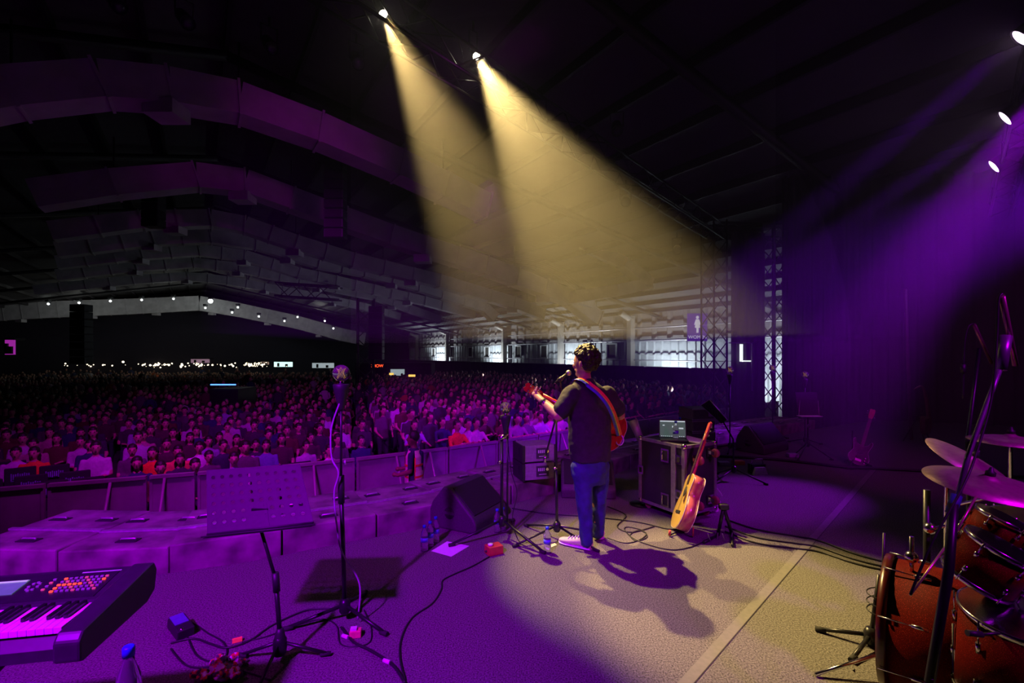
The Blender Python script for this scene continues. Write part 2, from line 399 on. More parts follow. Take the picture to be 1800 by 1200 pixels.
# duct loop in the right-hand beam
t = thing('air_duct', 'air duct turning back on itself by the side wall, seen through the haze', 'duct', plane_pt(1100, 470, 14.0), 0, 'air ducts under the roof'); o0 = t.location.copy()
b = MB().mat(DUCT); lp = [plane_pt(*q) - o0 for q in ((960, 395, 17), (1030, 432, 16), (1095, 462, 15), (1138, 498, 15), (1080, 511, 15), (1010, 522, 15.5), (1035, 533, 16))]
for p, q in zip(lp, lp[1:]):
    g = q - p; x = g.normalized(); z = Vector((0, 0, 1)); y = z.cross(x).normalized(); b.box((p + q) / 2, (g.length + .1, .55, .5), Matrix((x, y, x.cross(y))).transposed())
b.build('duct_run', parent=t)
for i in range(5):   # unseen fill spots added to brighten the duct undersides
    spot('added_duct_fill', hall(14 + 8 * i, 17, GR + 1.5), hall(17 + 8 * i, 11, 4.5), 260 + 50 * i, COOL, 84, 1, .3)
bulb = mat('hall_lamp', (.9, .9, .9), emit=(.9, 1, .95), es=10)
HX = [(85, 534), (139, 532), (194, 529), (249, 527), (305, 525), (370, 529), (418, 540), (408, 549), (361, 541), (500, 564), (523, 557), (571, 564), (586, 577), (455, 556)]
for i, (px, py) in enumerate(HX):
    p = plane_pt(px, py, 57.5)
    t = thing('high_bay_lamp', 'small white lamp on the far lit duct at %s' % ('the left end', 'the left, second from the end', 'the left, third from the end', 'the centre left', 'the place left of the brightest lamp', '', 'the right of the brightest lamp', 'the lower row, right side', 'the lower row, centre', 'the delay truss, upper right', 'the delay truss, right side', 'the right end, upper', 'the right end, lowest', 'the dip left of the delay truss')[i] if px != 370 else 'brightest lamp on the far lit duct', 'lamp', p, 0, 'lamps on the far duct' if px != 370 else None)
    MB().mat(bulb).ball((0, 0, 0), .09 if px != 370 else .22, 10).build('bulb', parent=t); MB().mat(BLKP).box((0, 0, .28), (.3, .3, .2)).build('housing', parent=t)
for px in (150, 300, 430, 560): point('high_bay_light', plane_pt(px, 552, 55), 30, (.95, 1, .9), .3)
# ------------------------------------------------------------------ trusses and towers
def truss(name, label, a, b, w_=.4, step=.5, m=BLACK, r=.025, group=None):
    a, b = Vector(a), Vector(b); t = thing(name, label, 'truss', a, 0, group)
    x = (b - a).normalized(); L = (b - a).length; ref = Vector((0, 0, 1)) if abs(x.z) < .9 else Vector((1, .4, 0)).normalized()
    y = ref.cross(x).normalized(); z = x.cross(y)
    cs = [(y * sy + z * sz) * w_ / 2 for sy, sz in ((-1, -1), (1, -1), (1, 1), (-1, 1))]
    for c in cs: MB().mat(m).tube([c, c + x * L], r, 8).build('chord', parent=t)
    br = MB().mat(m); n = int(L / step)
    for i in range(n):
        for j in range(4):
            p, q = cs[j], cs[(j + 1) % 4]
            if i % 2: p, q = q, p
            br.tube([p + x * i * step, q + x * (i + 1) * step], r * .55, 5)
    br.build('bracing', parent=t); return t
up = Vector((0.1, .25, .5))
TA, TB = LW1 + (LW1 - LW2) * 3.2 + up * 1.0, P(1255, 405, 14.5)
truss('lighting_truss', 'long black lighting truss over the stage front carrying both warm spotlights', LW1 + (LW1 - LW2) * 1.6 + up, TB, .42, .5)
truss('lighting_truss', 'black side truss at the right holding the violet wash lamps', LP3 + (LP3 - LP1) * .6 + Vector((.35, 0, .1)), LP1 + (LP1 - LP3) * .9 + Vector((.35, 0, .1)), .35, .45)
truss('tower_truss', 'tall black truss tower right of the restroom sign', Vector((TB.x, TB.y, GR)), Vector((TB.x, TB.y, TB.z + .3)), .5, .5, r=.03)
c2 = P(1360, 700, 14.5)
truss('tower_truss', 'black truss tower in front of the bright gap, left of the drapes', Vector((c2.x, c2.y, GR)), Vector((c2.x, c2.y, 5.6)), .42, .45, r=.03)
truss('lighting_truss', 'high black cross truss between the two towers', TB, Vector((c2.x + 3.4, c2.y + 1.2, 5.5)), .4, .5)
c3 = P(672, 560, 26)
truss('tower_truss', 'distant truss tower carrying hanging loudspeakers over the crowd', Vector((c3.x - .9, c3.y, GR)), Vector((c3.x - .9, c3.y, 4.6)), .8, .8, r=.05)
c4 = P(532, 540, 30)
truss('lighting_truss', 'distant delay truss in front of the lit far duct', c4 + Vector((-1.6, 0, 1.1)), c4 + Vector((2.2, .5, .9)), .8, .8, r=.05)
def hang_stack(px, y0, y1, wpx, z, lab, n):
    h = (y1 - y0) / F * z / n; w_ = wpx / F * z
    for i in range(n):
        t = thing('array_speaker', ('topmost', 'second', 'third', 'fourth', 'fifth', 'sixth', 'seventh', 'eighth', 'ninth', 'tenth')[i] + ' ' + lab, 'speaker', P(px, y0 + (i + .5) * (y1 - y0) / n, z), 0, 'hanging loudspeakers')
        MB().mat(BLKP).box((0, 0, 0), (w_, w_ * .7, h * .94)).build('cabinet', parent=t, bevel=.02)
        MB().mat(mat('grille', (.012, .012, .012), .8)).box((0, -w_ * .36, 0), (w_ * .86, .02, h * .8)).build('grille', parent=t)
hang_stack(662, 538, 632, 24, 25, 'black loudspeaker from the top in the column hanging left of the side wall', 8)
hang_stack(143, 535, 640, 26, 24, 'dark loudspeaker from the top in the column at far left of the hall', 8)
hang_stack(590, 250, 420, 34, 12, 'dark loudspeaker from the top in the array above the crowd centre', 10)
hang_stack(270, 300, 400, 30, 14, 'dark loudspeaker from the top in the array left of the duct ends', 7)
# drapes closing the stage at the right
DRAPE = mat('black_drape', (.05, .042, .05), .9, 0, .15, 5)
dp = smooth_path([Vector((7.2, 12.9, 0)), Vector((9.5, 12.0, 0)), Vector((13, 10.4, 0)), Vector((17, 8.0, 0)), Vector((19, 2, 0))], 60)
def drape(name, path, h0, h1, m, amp=.09, fr=1.1):
    b = MB().mat(m); prev = None
    for i, p in enumerate(path):
        o = math.sin(i * fr) * amp + math.sin(i * fr * .37) * amp * .6
        q = (Vector((p.x + o * .3, p.y + o, h0)), Vector((p.x + o * .3, p.y + o, h1)))
        if prev: 
            f = b._f([b.bm.verts.new(x) for x in (prev[0], q[0], q[1], prev[1])], True)
        prev = q
    bmesh.ops.remove_doubles(b.bm, verts=b.bm.verts, dist=1e-5)
    o = b.build(name); return o
tag(drape('stage_drape', dp, GR, 7.2, DRAPE), 'tall black stage drapes hanging behind the drum kit and bass guitar', 'drape')
dd = [P(1285, 600, 14.0).lerp(P(1345, 600, 14.2), k / 24) for k in range(25)]
tag(drape('black_masking', dd, GR, 5.2, DRAPE, .05), 'narrow black masking drape between the two truss towers', 'drape')
dd = [P(1345, 600, 16.5).lerp(P(1420, 600, 14.2), k / 10) for k in range(11)]
ww = thing('bright_doorway', 'tall white daylight strip of a doorway in the masking', 'doorway', P(1303, 620, 13.9))
MB().mat(mat('daylight_strip', (.8, .85, .85), emit=(.85, .95, .9), es=1.3)).box((0, 0, 0), (.075, .05, .5)).box((.14, 0, -.235), (.26, .05, .035)).build('opening', parent=ww)
MB().mat(mat('frame_grey', (.25, .2, .28), .5)).box((.32, .02, -.4), (.03, .05, 1.4)).box((-.0, .02, .29), (.7, .05, .03)).build('frame', parent=ww)
# restroom sign; panel, figure and lettering given an added glow so they read
sn = thing('restroom_sign', 'violet hanging sign with white woman figure reading WOMEN', 'sign', P(1226, 575, 17.5), 0)
MB().mat(mat('sign_violet', (.16, .07, .42), .5, emit=(.12, .03, .4), es=.5)).box((0, .03, 0), (.72, .04, 1.0)).build('panel', parent=sn)
SW = mat('sign_white', (.8, .8, .85), .5, emit=(.8, .8, .9), es=.6)
fg = MB().mat(SW); fg.ball((0, 0, .36), .055, 12, (1, .2, 1))
fg.prism([(-.05, .29), (.05, .29), (.12, .1), (.10, .08), (.06, .18), (.09, -.02), (.035, -.02), (.035, -.2), (.01, -.2), (0, -.04), (-.01, -.2), (-.035, -.2), (-.035, -.02), (-.09, -.02), (-.06, .18), (-.10, .08), (-.12, .1)], -.012, .008)
fg.build('woman_symbol', parent=sn)
text_obj('WOMEN', .17, Matrix.Translation((0, 0, -.36)) @ Matrix.Rotation(R(90), 4, 'X'), SW, sn, 'lettering')
# ------------------------------------------------------------------ lamps
def spot_fixture(name, label, pos, aim, r, glow, es, group):
    t = thing(name, label, 'stage light', pos, 0, group); ax = (Vector(aim) - Vector(pos)).normalized()
    MB().mat(BLACK).lathe([(r * .5, -.42), (r * .9, -.36), (r * 1.05, -.1), (r * 1.1, 0.0), (r * 1.12, .02), (r * 1.0, .02), (r * 1.0, -.02)], axis=ax, seg=20).build('housing', parent=t)
    MB().mat(mat('lens_' + name, (.9, .9, .9) if es else (.04, .04, .05), .3, emit=glow, es=es)).lathe([(0, .012), (r * .97, .005), (r * .97, -.01), (0, -.015)], axis=ax, seg=20).build('lens', parent=t)
    y = Vector((0, 0, 1)).cross(ax).normalized()
    c = -ax * .18
    MB().mat(BLACK).tube([c + y * r * 1.2, c + y * r * 1.3 + Vector((0, 0, .3)), c - y * r * 1.3 + Vector((0, 0, .3)), c - y * r * 1.2], .014, 6).tube([c + Vector((0, 0, .3)), c + Vector((0, 0, .45))], .02, 6).build('yoke', parent=t)
    return t
spot_fixture('spotlight', 'left of two glowing warm spotlights at the top of the picture', LW1, W_AIM1, .055, (1, .9, .7), 60, None)
spot_fixture('spotlight', 'right and lower of two glowing warm spotlights on the truss', LW2, W_AIM2, .055, (1, .9, .7), 60, None)
for q, a, lb in ((LP1, A1, 'topmost violet wash lamp at the upper right corner'), (LP2, A2, 'middle violet wash lamp on the right side truss'), (LP3, A3, 'lowest violet wash lamp on the right side truss')):
    spot_fixture('wash_lamp', lb, q, a, .14, (.9, .55, 1), 14, None)
for i, (px, py, z) in enumerate(((210, 12, 7.5), (330, 40, 7.5), (478, 85, 8), (630, 112, 8.5), (1085, 230, 9.5), (1100, 355, 11), (1190, 440, 13))):
    spot_fixture('dark_spotlight', ('unlit spotlight hanging in the top left corner', 'unlit spotlight right of the top left corner one', 'unlit spotlight above the near duct', 'unlit spotlight below the left warm spotlight', 'unlit spotlight on the truss right of the warm beams', 'unlit spotlight at the edge of the warm beam', 'unlit spotlight below the truss by the roof stripes')[i], P(px, py, z), (1, 3, 0), .1, (.2, 0, .3), .0, None)

# ================================================================== subwoofer row along the stage edge
def offset(path, d):      # shift a plan curve towards the hall by d
    out = []
    for i, p in enumerate(path):
        t = (path[min(i + 1, len(path) - 1)] - path[max(i - 1, 0)]).normalized(); out.append(p + Vector((-t.y, t.x, 0)) * d)
    return out
def arclen(path):
    L = [0]
    for a, b in zip(path, path[1:]): L.append(L[-1] + (b - a).length)
    return L
def at_len(path, L, s):
    for i in range(len(path) - 1):
        if L[i + 1] >= s: return path[i].lerp(path[i + 1], (s - L[i]) / (L[i + 1] - L[i]))
    return path[-1]
EL = arclen(EDGE)
ORD = ['first', 'second', 'third', 'fourth', 'fifth', 'sixth', 'seventh', 'eighth', 'ninth', 'tenth', 'eleventh', 'twelfth', 'thirteenth', 'fourteenth', 'fifteenth', 'sixteenth', 'seventeenth', 'eighteenth', 'nineteenth', 'twentieth', 'twenty-first', 'twenty-second', 'twenty-third', 'twenty-fourth', 'twenty-fifth', 'twenty-sixth', 'twenty-seventh', 'twenty-eighth', 'twenty-ninth', 'thirtieth']
HOLE = mat('handle_recess', (.02, .015, .02), .8)
SUBH = .2
s0 = 2.35; k = 0
while s0 < EL[-1] - 4.5 and k < 20:
    W_ = .78; a, b = at_len(EDGE, EL, s0), at_len(EDGE, EL, s0 + W_); c = (a + b) / 2; dr = (b - a).normalized(); ang = math.atan2(dr.y, dr.x)
    t = thing('subwoofer', '%s grey road-worn subwoofer box from the left in the row along the stage edge' % ORD[k], 'subwoofer', (c.x, c.y, GR), ang, 'subwoofers along the stage edge')
    H = SUBH - GR - .012 * (k % 3 == 1)
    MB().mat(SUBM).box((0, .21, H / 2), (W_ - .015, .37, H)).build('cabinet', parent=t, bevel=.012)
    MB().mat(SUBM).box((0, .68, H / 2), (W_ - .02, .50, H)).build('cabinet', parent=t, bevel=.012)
    MB().mat(RAIL).box((0, .405, H + .008), (W_ + .01, .035, .016)).build('edge_rail', parent=t)
    for hx, hy in ((-.22, .66), (.2, .66), (.0, .19)):
        r_ = MB().mat(HOLE).box((hx, hy, H + .003), (.15, .075, .008)).build('handle_recess', parent=t)
        MB().mat(RAIL).tube([(hx - .055, hy, H + .009), (hx - .05, hy, H + .018), (hx + .05, hy, H + .018), (hx + .055, hy, H + .009)], .008, 6).build('handle_bar', parent=r_)
    s0 += W_ + .004; k += 1
# ================================================================== crowd barricade
BW = [Vector(p + (0,)) for p in ((-11, 5.6), (-9.2, 6.2), (-7.37, 7.0), (-5.73, 7.67), (-3.7, 8.5), (-2.4, 9.3), (-1.5, 9.9), (-.5, 10.6), (.86, 11.8), (3.6, 14.0), (8, 17.5), (11, 19.9))]
BP = smooth_path(BW, 8); BL = arclen(BP)
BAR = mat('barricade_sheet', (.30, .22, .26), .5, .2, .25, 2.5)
s0 = 0; k = 0
while s0 < BL[-1] - 1.3:
    W_ = 1.22 if k % 4 != 1 else .62
    a, b = at_len(BP, BL, s0), at_len(BP, BL, s0 + W_); c = (a + b) / 2; dr = (b - a).normalized()
    t = thing('barricade', '%s grey steel crowd barricade section counted from the left end' % ORD[k], 'barricade', (c.x, c.y, GR), math.atan2(dr.y, dr.x), 'crowd barricade sections')
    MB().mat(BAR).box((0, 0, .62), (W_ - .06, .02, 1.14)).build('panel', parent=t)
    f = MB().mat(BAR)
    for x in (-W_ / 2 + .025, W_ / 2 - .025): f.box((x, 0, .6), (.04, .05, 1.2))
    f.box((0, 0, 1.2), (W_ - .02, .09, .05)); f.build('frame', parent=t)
    MB().mat(RAIL if k % 3 == 0 else BAR).tube([(-.1 if k % 2 else .15, -.04, 1.17), (-.1 if k % 2 else .15, -.62, .04)], .022, 6).build('brace', parent=t)
    MB().mat(BAR).box((0, -.35, .02), (W_ - .05, .8, .03)).build('foot_plate', parent=t)
    s0 += W_ + .03; k += 1
# ================================================================== people of the crowd
CSKIN = mat('crowd_skin', (.58, .32, .24), .6)
def tintmat(name, fallback):
    m = mat(name, fallback, .85); nt = m.node_tree; b = nt.nodes['Principled BSDF']
    oi = nt.nodes.new('ShaderNodeObjectInfo'); mx = nt.nodes.new('ShaderNodeMix'); mx.data_type = 'RGBA'; mx.blend_type = 'MULTIPLY'; mx.inputs[0].default_value = 1
    rp = [n for n in nt.nodes if n.type == 'VALTORGB'][0]
    nt.links.new(rp.outputs[0], mx.inputs[6]); nt.links.new(oi.outputs['Color'], mx.inputs[7]); nt.links.new(mx.outputs[2], b.inputs['Base Color']); return m
CSHIRT = tintmat('crowd_shirt', (.85, .85, .85)); CPANT = mat('crowd_trousers', (.03, .03, .05), .9)
def person_mesh(pose, vox, seed, detail=True):
    # faces local -Y; seated people have the seat 0.45 m up
    r_ = random.Random(seed); b = MB()
    hip = .50 if pose == 'sit' else .90; sh = hip + .53; wdt = .17 + r_.uniform(-.02, .02); lean = r_.uniform(-.05, .02)
    b.loft([((0, .0, hip - .08), .15, .12, (1, 0, 0), (0, 1, 0)), ((0, 0, hip + .1), .15, .11, (1, 0, 0), (0, 1, 0)), ((0, lean * .5, hip + .32), wdt, .12, (1, 0, 0), (0, 1, 0)), ((0, lean, sh - .06), wdt + .01, .10, (1, 0, 0), (0, 1, 0)), ((0, lean, sh + .02), .08, .07, (1, 0, 0), (0, 1, 0))])
    limb(b, [(0, lean, sh - .03), (0, lean - .01, sh + .12)], [.055, .05], 8)
    hc = Vector((0, lean - .02, sh + .2)); b.ball(hc, .1, 14, (.80, .95, 1.15)); b.ball(hc + Vector((0, -.035, -.07)), .062, 10, (.9, .9, .9))
    if detail:
        b.ball(hc + Vector((0, -.105, -.015)), .022, 8, (.7, 1, 1.2)); 
        for s in (-1, 1): b.ball(hc + Vector((.083 * s, 0, -.01)), .026, 8, (.5, .8, 1.2))
    for s in (-1, 1):
        S = Vector((s * (wdt + .02), lean, sh - .06)); kk = r_.random()
        if pose == 'rail': El, Ha = S + Vector((s * .08, -.12, -.19)), S + Vector((-s * .08, -.34, -.12))
        elif pose == 'phone' and s == 1: El, Ha = S + Vector((.06, -.16, -.18)), S + Vector((-.06, -.30, .10))
        elif kk < .5: El, Ha = S + Vector((s * .04, -.05, -.28)), S + Vector((-s * .15, -.22, -.30))
        else: El, Ha = S + Vector((s * .05, -.02, -.28)), S + Vector((-s * .02, -.22, -.42))
        limb(b, [S, El, Ha], [.055, .042, .03], 8); b.ball(Ha + (Ha - El).normalized() * .06, .042, 8, (.8, 1, .8))
        if pose == 'sit':
            limb(b, [(s * .09, -.02, .50), (s * .12, -.42, .50), (s * .12, -.44, .08)], [.085, .065, .05], 8); b.ball((s * .12, -.50, .045), .06, 8, (.8, 1.6, .7))
        else:
            limb(b, [(s * .09, 0, .88), (s * .1, -.01, .48), (s * .1, .02, .08)], [.085, .06, .05], 8); b.ball((s * .1, -.06, .045), .06, 8, (.8, 1.7, .7))
    me = remeshed(b, vox, 2)
    me.materials.clear()
    for m in (CSKIN, CSHIRT, CPANT, BLKP): me.materials.append(m)
    for p in me.polygons:
        c = p.center; h = c.z
        if h > sh + .035: mi = 0
        elif pose == 'sit' and c.y < -.16 and h < .62: mi = 2
        elif h < hip - .02: mi = 2
        else:
            rad = abs(c.x) > wdt + .03 or c.y < -.16
            mi = 0 if (rad and h < sh - .25) or c.y < -.2 else 1
        if h < .08: mi = 3
        p.material_index = mi
    if detail:      # eyes and mouth
        bm = bmesh.new(); bm.from_mesh(me)
        for s, q, rr in ((-1, (.035, -.098, .015), .012), (1, (.035, -.098, .015), .012), (1, (0, -.1, -.06), .013)):
            ret = bmesh.ops.create_uvsphere(bm, u_segments=6, v_segments=5, radius=rr)
            for v in ret['verts']:
                v.co = hc + Vector((q[0] * s, q[1], q[2])) + Vector((v.co.x * (1.6 if q[0] == 0 else 1), v.co.y * .6, v.co.z * .6))
                for f in v.link_faces: f.material_index = 3
        bm.to_mesh(me); bm.free()
    return me, hc
def hair_mesh(hc, long, seed):
    b = MB(); b.ball(hc + Vector((0, .018, .035)), .108, 12, (.86, .95, 1.0))
    if long: b.ball(hc + Vector((0, .06, -.10)), .1, 10, (1.0, .62, 1.8))
    me = remeshed(b, .022, 1, disp=(.02, .03))
    bm = bmesh.new(); bm.from_mesh(me)
    bmesh.ops.delete(bm, geom=[v for v in bm.verts if v.co.y < hc.y - .055 and v.co.z < hc.z + .055], context='VERTS')
    bm.to_mesh(me); bm.free(); me.materials.clear(); me.materials.append(HAIRM); return me
PV = {}
for pose, n in (('sit', 4), ('stand', 3), ('rail', 2), ('phone', 2)):
    for i in range(n):
        me, hc = person_mesh(pose, .028, i * 7 + len(pose)); PV.setdefault(pose, []).append((me, [hair_mesh(hc, False, i), hair_mesh(hc, True, i)]))
FACE = math.atan2(.60, .80)
DARK = [(.05, .05, .07), (.09, .03, .05), (.03, .05, .12), (.14, .12, .13), (.06, .06, .06), (.12, .03, .03)]
LIGHT = [(.55, .5, .55), (.4, .42, .6), (.5, .35, .3), (.7, .68, .7)]
def crowd_person(pos, pose, col, lab, group, yaw=0.0, longh=None, sc=1.0):
    me, hs = rng.choice(PV[pose])
    o = bpy.data.objects.new('person', me); COL.objects.link(o); o.location = pos; o.rotation_euler = (0, 0, FACE + yaw + rng.uniform(-.18, .18)); o.scale = (sc,) * 3
    o.color = (*col, 1); tag(o, lab, 'person', group)
    lh = rng.random() < .45 if longh is None else longh
    h = bpy.data.objects.new('hair', hs[1 if lh else 0]); COL.objects.link(h); h.parent = o
    return o
bn = Vector((-.6, .8, 0)); be = Vector((.8, .6, 0)); B0 = Vector((-5.7, 7.75, 0))
def bar_y(x):
    for a, b in zip(BP, BP[1:]):
        if a.x <= x <= b.x: return a.lerp(b, (x - a.x) / (b.x - a.x)).y
    return 5.4 if x < -11 else 22
spots = []
for r_ in range(0, 62):
    u = .62 + r_ * (.86 if r_ < 30 else 1.1)
    for c_ in range(-46, 60):
        v = c_ * .60 + (r_ % 2) * .3 + rng.uniform(-.1, .1)
        p = B0 + be * v + bn * (u + rng.uniform(-.1, .1))
        if p.y < bar_y(p.x) + .45 or (p - RIDGE0).dot(E) > 19.6 or (p - RIDGE0).dot(E) < -23: continue
        px = CX + F * p.x / p.y
        if px < -60 or px > 1420 or p.y < 2: continue
        if px > 1300 and p.y < 30: continue
        if p.y > 50 or (615 < px < 765 and p.y > 35): continue
        spots.append((p, px, u, v))
def py_of(p, h): return HY + (EYE - (GR + h)) * F / p.y
keep = []
chair_spots = []
for p, px, u, v in spots:
    hy = py_of(p, 1.25)
    seated = px < 655
    if px < 175 and hy > 788: 
        if u < 4.2: chair_spots.append((p, px)); continue
    if 175 <= px < 222 and hy > 735: continue               # aisle
    if 640 < px < 715 and hy > 745: continue                # dark gap behind the guard
    if 455 < px < 560 and hy > 790: chair_spots.append((p, px)); continue
    if u > 3 and rng.random() < .12: continue
    keep.append((p, px, u, seated, hy))
keep.sort(key=lambda q: q[0].y)
NEAR = keep[:262]; FARP = keep[262:]
SPECIAL = [(268, 795, (1.0, .16, .02), 'person in a bright orange top with long hair, leaning on the barricade', 'sit'),
 (313, 792, (.95, .25, .12), 'person in a dark shirt and coral jacket, right of the orange top', 'sit'),
 (350, 785, (.9, .85, .9), 'person in a white collared shirt in the front row, left behind the music stand', 'sit'),
 (392, 782, (.05, .04, .10), 'person in a dark navy shirt with a badge, above the perforated music stand', 'sit'),
 (427, 785, (.6, .5, .55), 'person in a patterned pale blouse above the music stand\'s right half', 'sit'),
 (468, 782, (.2, .22, .5), 'person in an open blue denim jacket beside the empty chairs', 'sit'),
 (243, 775, (.55, .5, .62), 'broad person in a light tee sitting in the second row by the aisle', 'sit'),
 (60, 795, (.95, .22, .03), 'person in an orange shirt at the left, behind the empty chairs', 'sit'),
 (28, 795, (.75, .68, .75), 'person in a white top left of the orange shirt at far left', 'sit'),
 (142, 775, (.6, .55, .6), 'person in a light shirt beside the aisle at the left block', 'sit'),
 (580, 790, (.8, .72, .78), 'person in a white top behind the tall lamp stand', 'sit'),
 (801, 755, (1.0, .12, .04), 'person in a glowing orange tee near the barricade, left of the bulb stand', 'rail'),
 (822, 770, (.9, .5, .7), 'person in a pink tee resting chin on the barricade', 'rail'),
 (836, 765, (.75, .45, .6), 'person in a rose top leaning on the barricade beside the pink tee', 'rail'),
 (908, 742, (.35, .15, .3), 'person with dark hair leaning on the barricade right of the bulb stand', 'rail'),
 (924, 745, (.2, .1, .2), 'person in a black vest leaning arms over the barricade', 'rail'),
 (948, 738, (.6, .5, .65), 'person in a patterned light shirt under the guitar neck', 'rail'),
 (966, 742, (.95, .45, .65), 'person in a bright pink shirt behind the microphone stand', 'rail'),
 (984, 745, (.9, .5, .7), 'person in a pale pink top right beside the singer', 'rail')]
used = set()
for px, hy, col, lab, pose in SPECIAL:
    x = (px - CX) / F; z = (EYE - GR - (1.20 if pose == 'sit' else 1.52)) * F / (hy - HY); q = Vector((x * z, z, GR))
    for _ in range(8):
        if q.y < bar_y(q.x) + .55: q.y = bar_y(q.x) + .58; q.x = x * q.y
    for k in range(len(NEAR)):
        if (NEAR[k][0] - Vector((q.x, q.y, 0))).length < .42: used.add(k)
    crowd_person(q, pose, col, lab, None, longh='hair' in lab or 'blouse' in lab, sc=1.05 if 'broad' in lab else .97)
for k, (p, px, u, seated, hy) in enumerate(NEAR):
    if k in used: continue
    pose = 'sit' if seated else ('rail' if u < 1.3 else rng.choice(['stand', 'stand', 'phone', 'stand']))
    lt = rng.random() < .24; ci = rng.randrange(4 if lt else 6); col = (LIGHT if lt else DARK)[ci]
    cn = (('pale grey', 'light blue', 'tan', 'white') if lt else ('charcoal', 'maroon', 'navy', 'grey', 'black', 'wine'))[ci]; lh = rng.random() < .45
    zone = ('at the left picture edge', 'left of the aisle', 'above the perforated music stand', 'left of the tall lamp stand', 'right of the tall lamp stand', 'behind the guard', 'left of the bulb stand', 'around the guitar headstock', 'right of the singer', 'behind the laptop')[sum(px > q for q in (90, 200, 420, 560, 650, 760, 880, 1010, 1120))]
    row = ('front', 'second', 'third', 'fourth', 'fifth', 'sixth', 'seventh', 'eighth', 'ninth', 'tenth', 'rearward')[min(10, int(u / .86))]
    if seated: lab, gp = '%s-haired seated spectator in %s, %s row, %s' % ('long' if lh else 'short', cn, row, zone), 'seated spectators'
    else: lab, gp = '%s-haired standing spectator in %s, %s row, %s' % ('long' if lh else 'short', cn, row, zone), 'standing spectators'
    crowd_person((p.x, p.y, GR), pose, col, lab, gp, longh=lh, sc=rng.uniform(.92, 1.04) if pose != 'rail' else rng.uniform(.84, .95))
same = {}
for o in SC.objects:
    if o.get('group') in ('seated spectators', 'standing spectators', 'empty printed chairs'): same.setdefault(o['label'], []).append(o)
for lb, os_ in same.items():
    os_.sort(key=lambda o: o.location.x / o.location.y)
    if len(os_) > 1:
        for o, w_ in zip(os_, (['left one', 'right one'] if len(os_) == 2 else ['leftmost', 'second', 'third', 'fourth', 'fifth'])): o['label'] = lb + ', ' + w_
# the far crowd: one mass
import numpy as np
def lowpoly(pose, seed):
    b = MB(); hip = .5 if pose == 'sit' else .9; sh = hip + .53
    b.mat(CPANT).box((0, -.05 if pose == 'stand' else -.2, hip / 2), (.3, .2 if pose == 'stand' else .5, hip - .02))
    b.mat(CSHIRT).loft([((0, 0, hip - .05), .15, .11, (1, 0, 0), (0, 1, 0)), ((0, 0, hip + .3), .19, .12, (1, 0, 0), (0, 1, 0)), ((0, 0, sh), .15, .08, (1, 0, 0), (0, 1, 0)), ((0, 0, sh + .05), .05, .05, (1, 0, 0), (0, 1, 0))], 8)
    for s in (-1, 1): b.mat(CSHIRT).tube([(s * .17, 0, sh - .06), (s * .23, -.05, sh - .3), (s * .1, -.24, sh - .34)], [.05, .04, .03], 5)
    b.mat(CSKIN).ball((0, -.02, sh + .19), .098, 8, (.82, .9, 1.2)); b.mat(HAIRM).ball((0, .02, sh + .23), .105, 8, (.86, .9, 1.0))
    me = bpy.data.meshes.new('x'); b.bm.to_mesh(me); b.bm.free()
    co = np.zeros(len(me.vertices) * 3); me.vertices.foreach_get('co', co); co = co.reshape(-1, 3)
    fs = [tuple(p.vertices) for p in me.polygons]; mi = [b.mats[p.material_index] for p in me.polygons]; return co, fs, mi
LP_ = {q: lowpoly(q, 0) for q in ('sit', 'stand')}
CROWDM = [CSKIN, HAIRM, CPANT] + [mat('crowd_cloth_%s' % n, c, .9) for n, c in (('black', (.04, .04, .05)), ('wine', (.12, .03, .05)), ('navy', (.04, .05, .13)), ('grey', (.16, .15, .16)), ('pale', (.5, .46, .5)), ('rust', (.5, .12, .05)))]
V, FA, MI, sm = [], [], [], 0
for p, px, u, seated, hy in FARP:
    co, fs, mi = LP_['sit' if (seated and rng.random() < .93) else 'stand']; a = FACE + rng.uniform(-.3, .3); s_ = rng.uniform(.92, 1.05)
    c, s = math.cos(a), math.sin(a)
    q = np.stack([co[:, 0] * c - co[:, 1] * s, co[:, 0] * s + co[:, 1] * c, co[:, 2]], 1) * s_ + np.array([p.x, p.y, GR])
    sh_ = rng.choices(range(3, 9), weights=[6, 3, 3, 2, 2, .5])[0]
    V.append(q); FA += [tuple(i + sm for i in f) for f in fs]
    MI += [0 if m is CSKIN else 1 if m is HAIRM else 2 if m is CPANT else sh_ for m in mi]; sm += len(co)
me = bpy.data.meshes.new('crowd'); me.from_pydata(np.concatenate(V).tolist(), [], FA)
for m in CROWDM: me.materials.append(m)
me.polygons.foreach_set('material_index', MI); me.polygons.foreach_set('use_smooth', [True] * len(FA)); me.update()
tag(link('crowd', me), 'mass of spectators filling the hall far behind the first rows', 'crowd', kind='stuff')
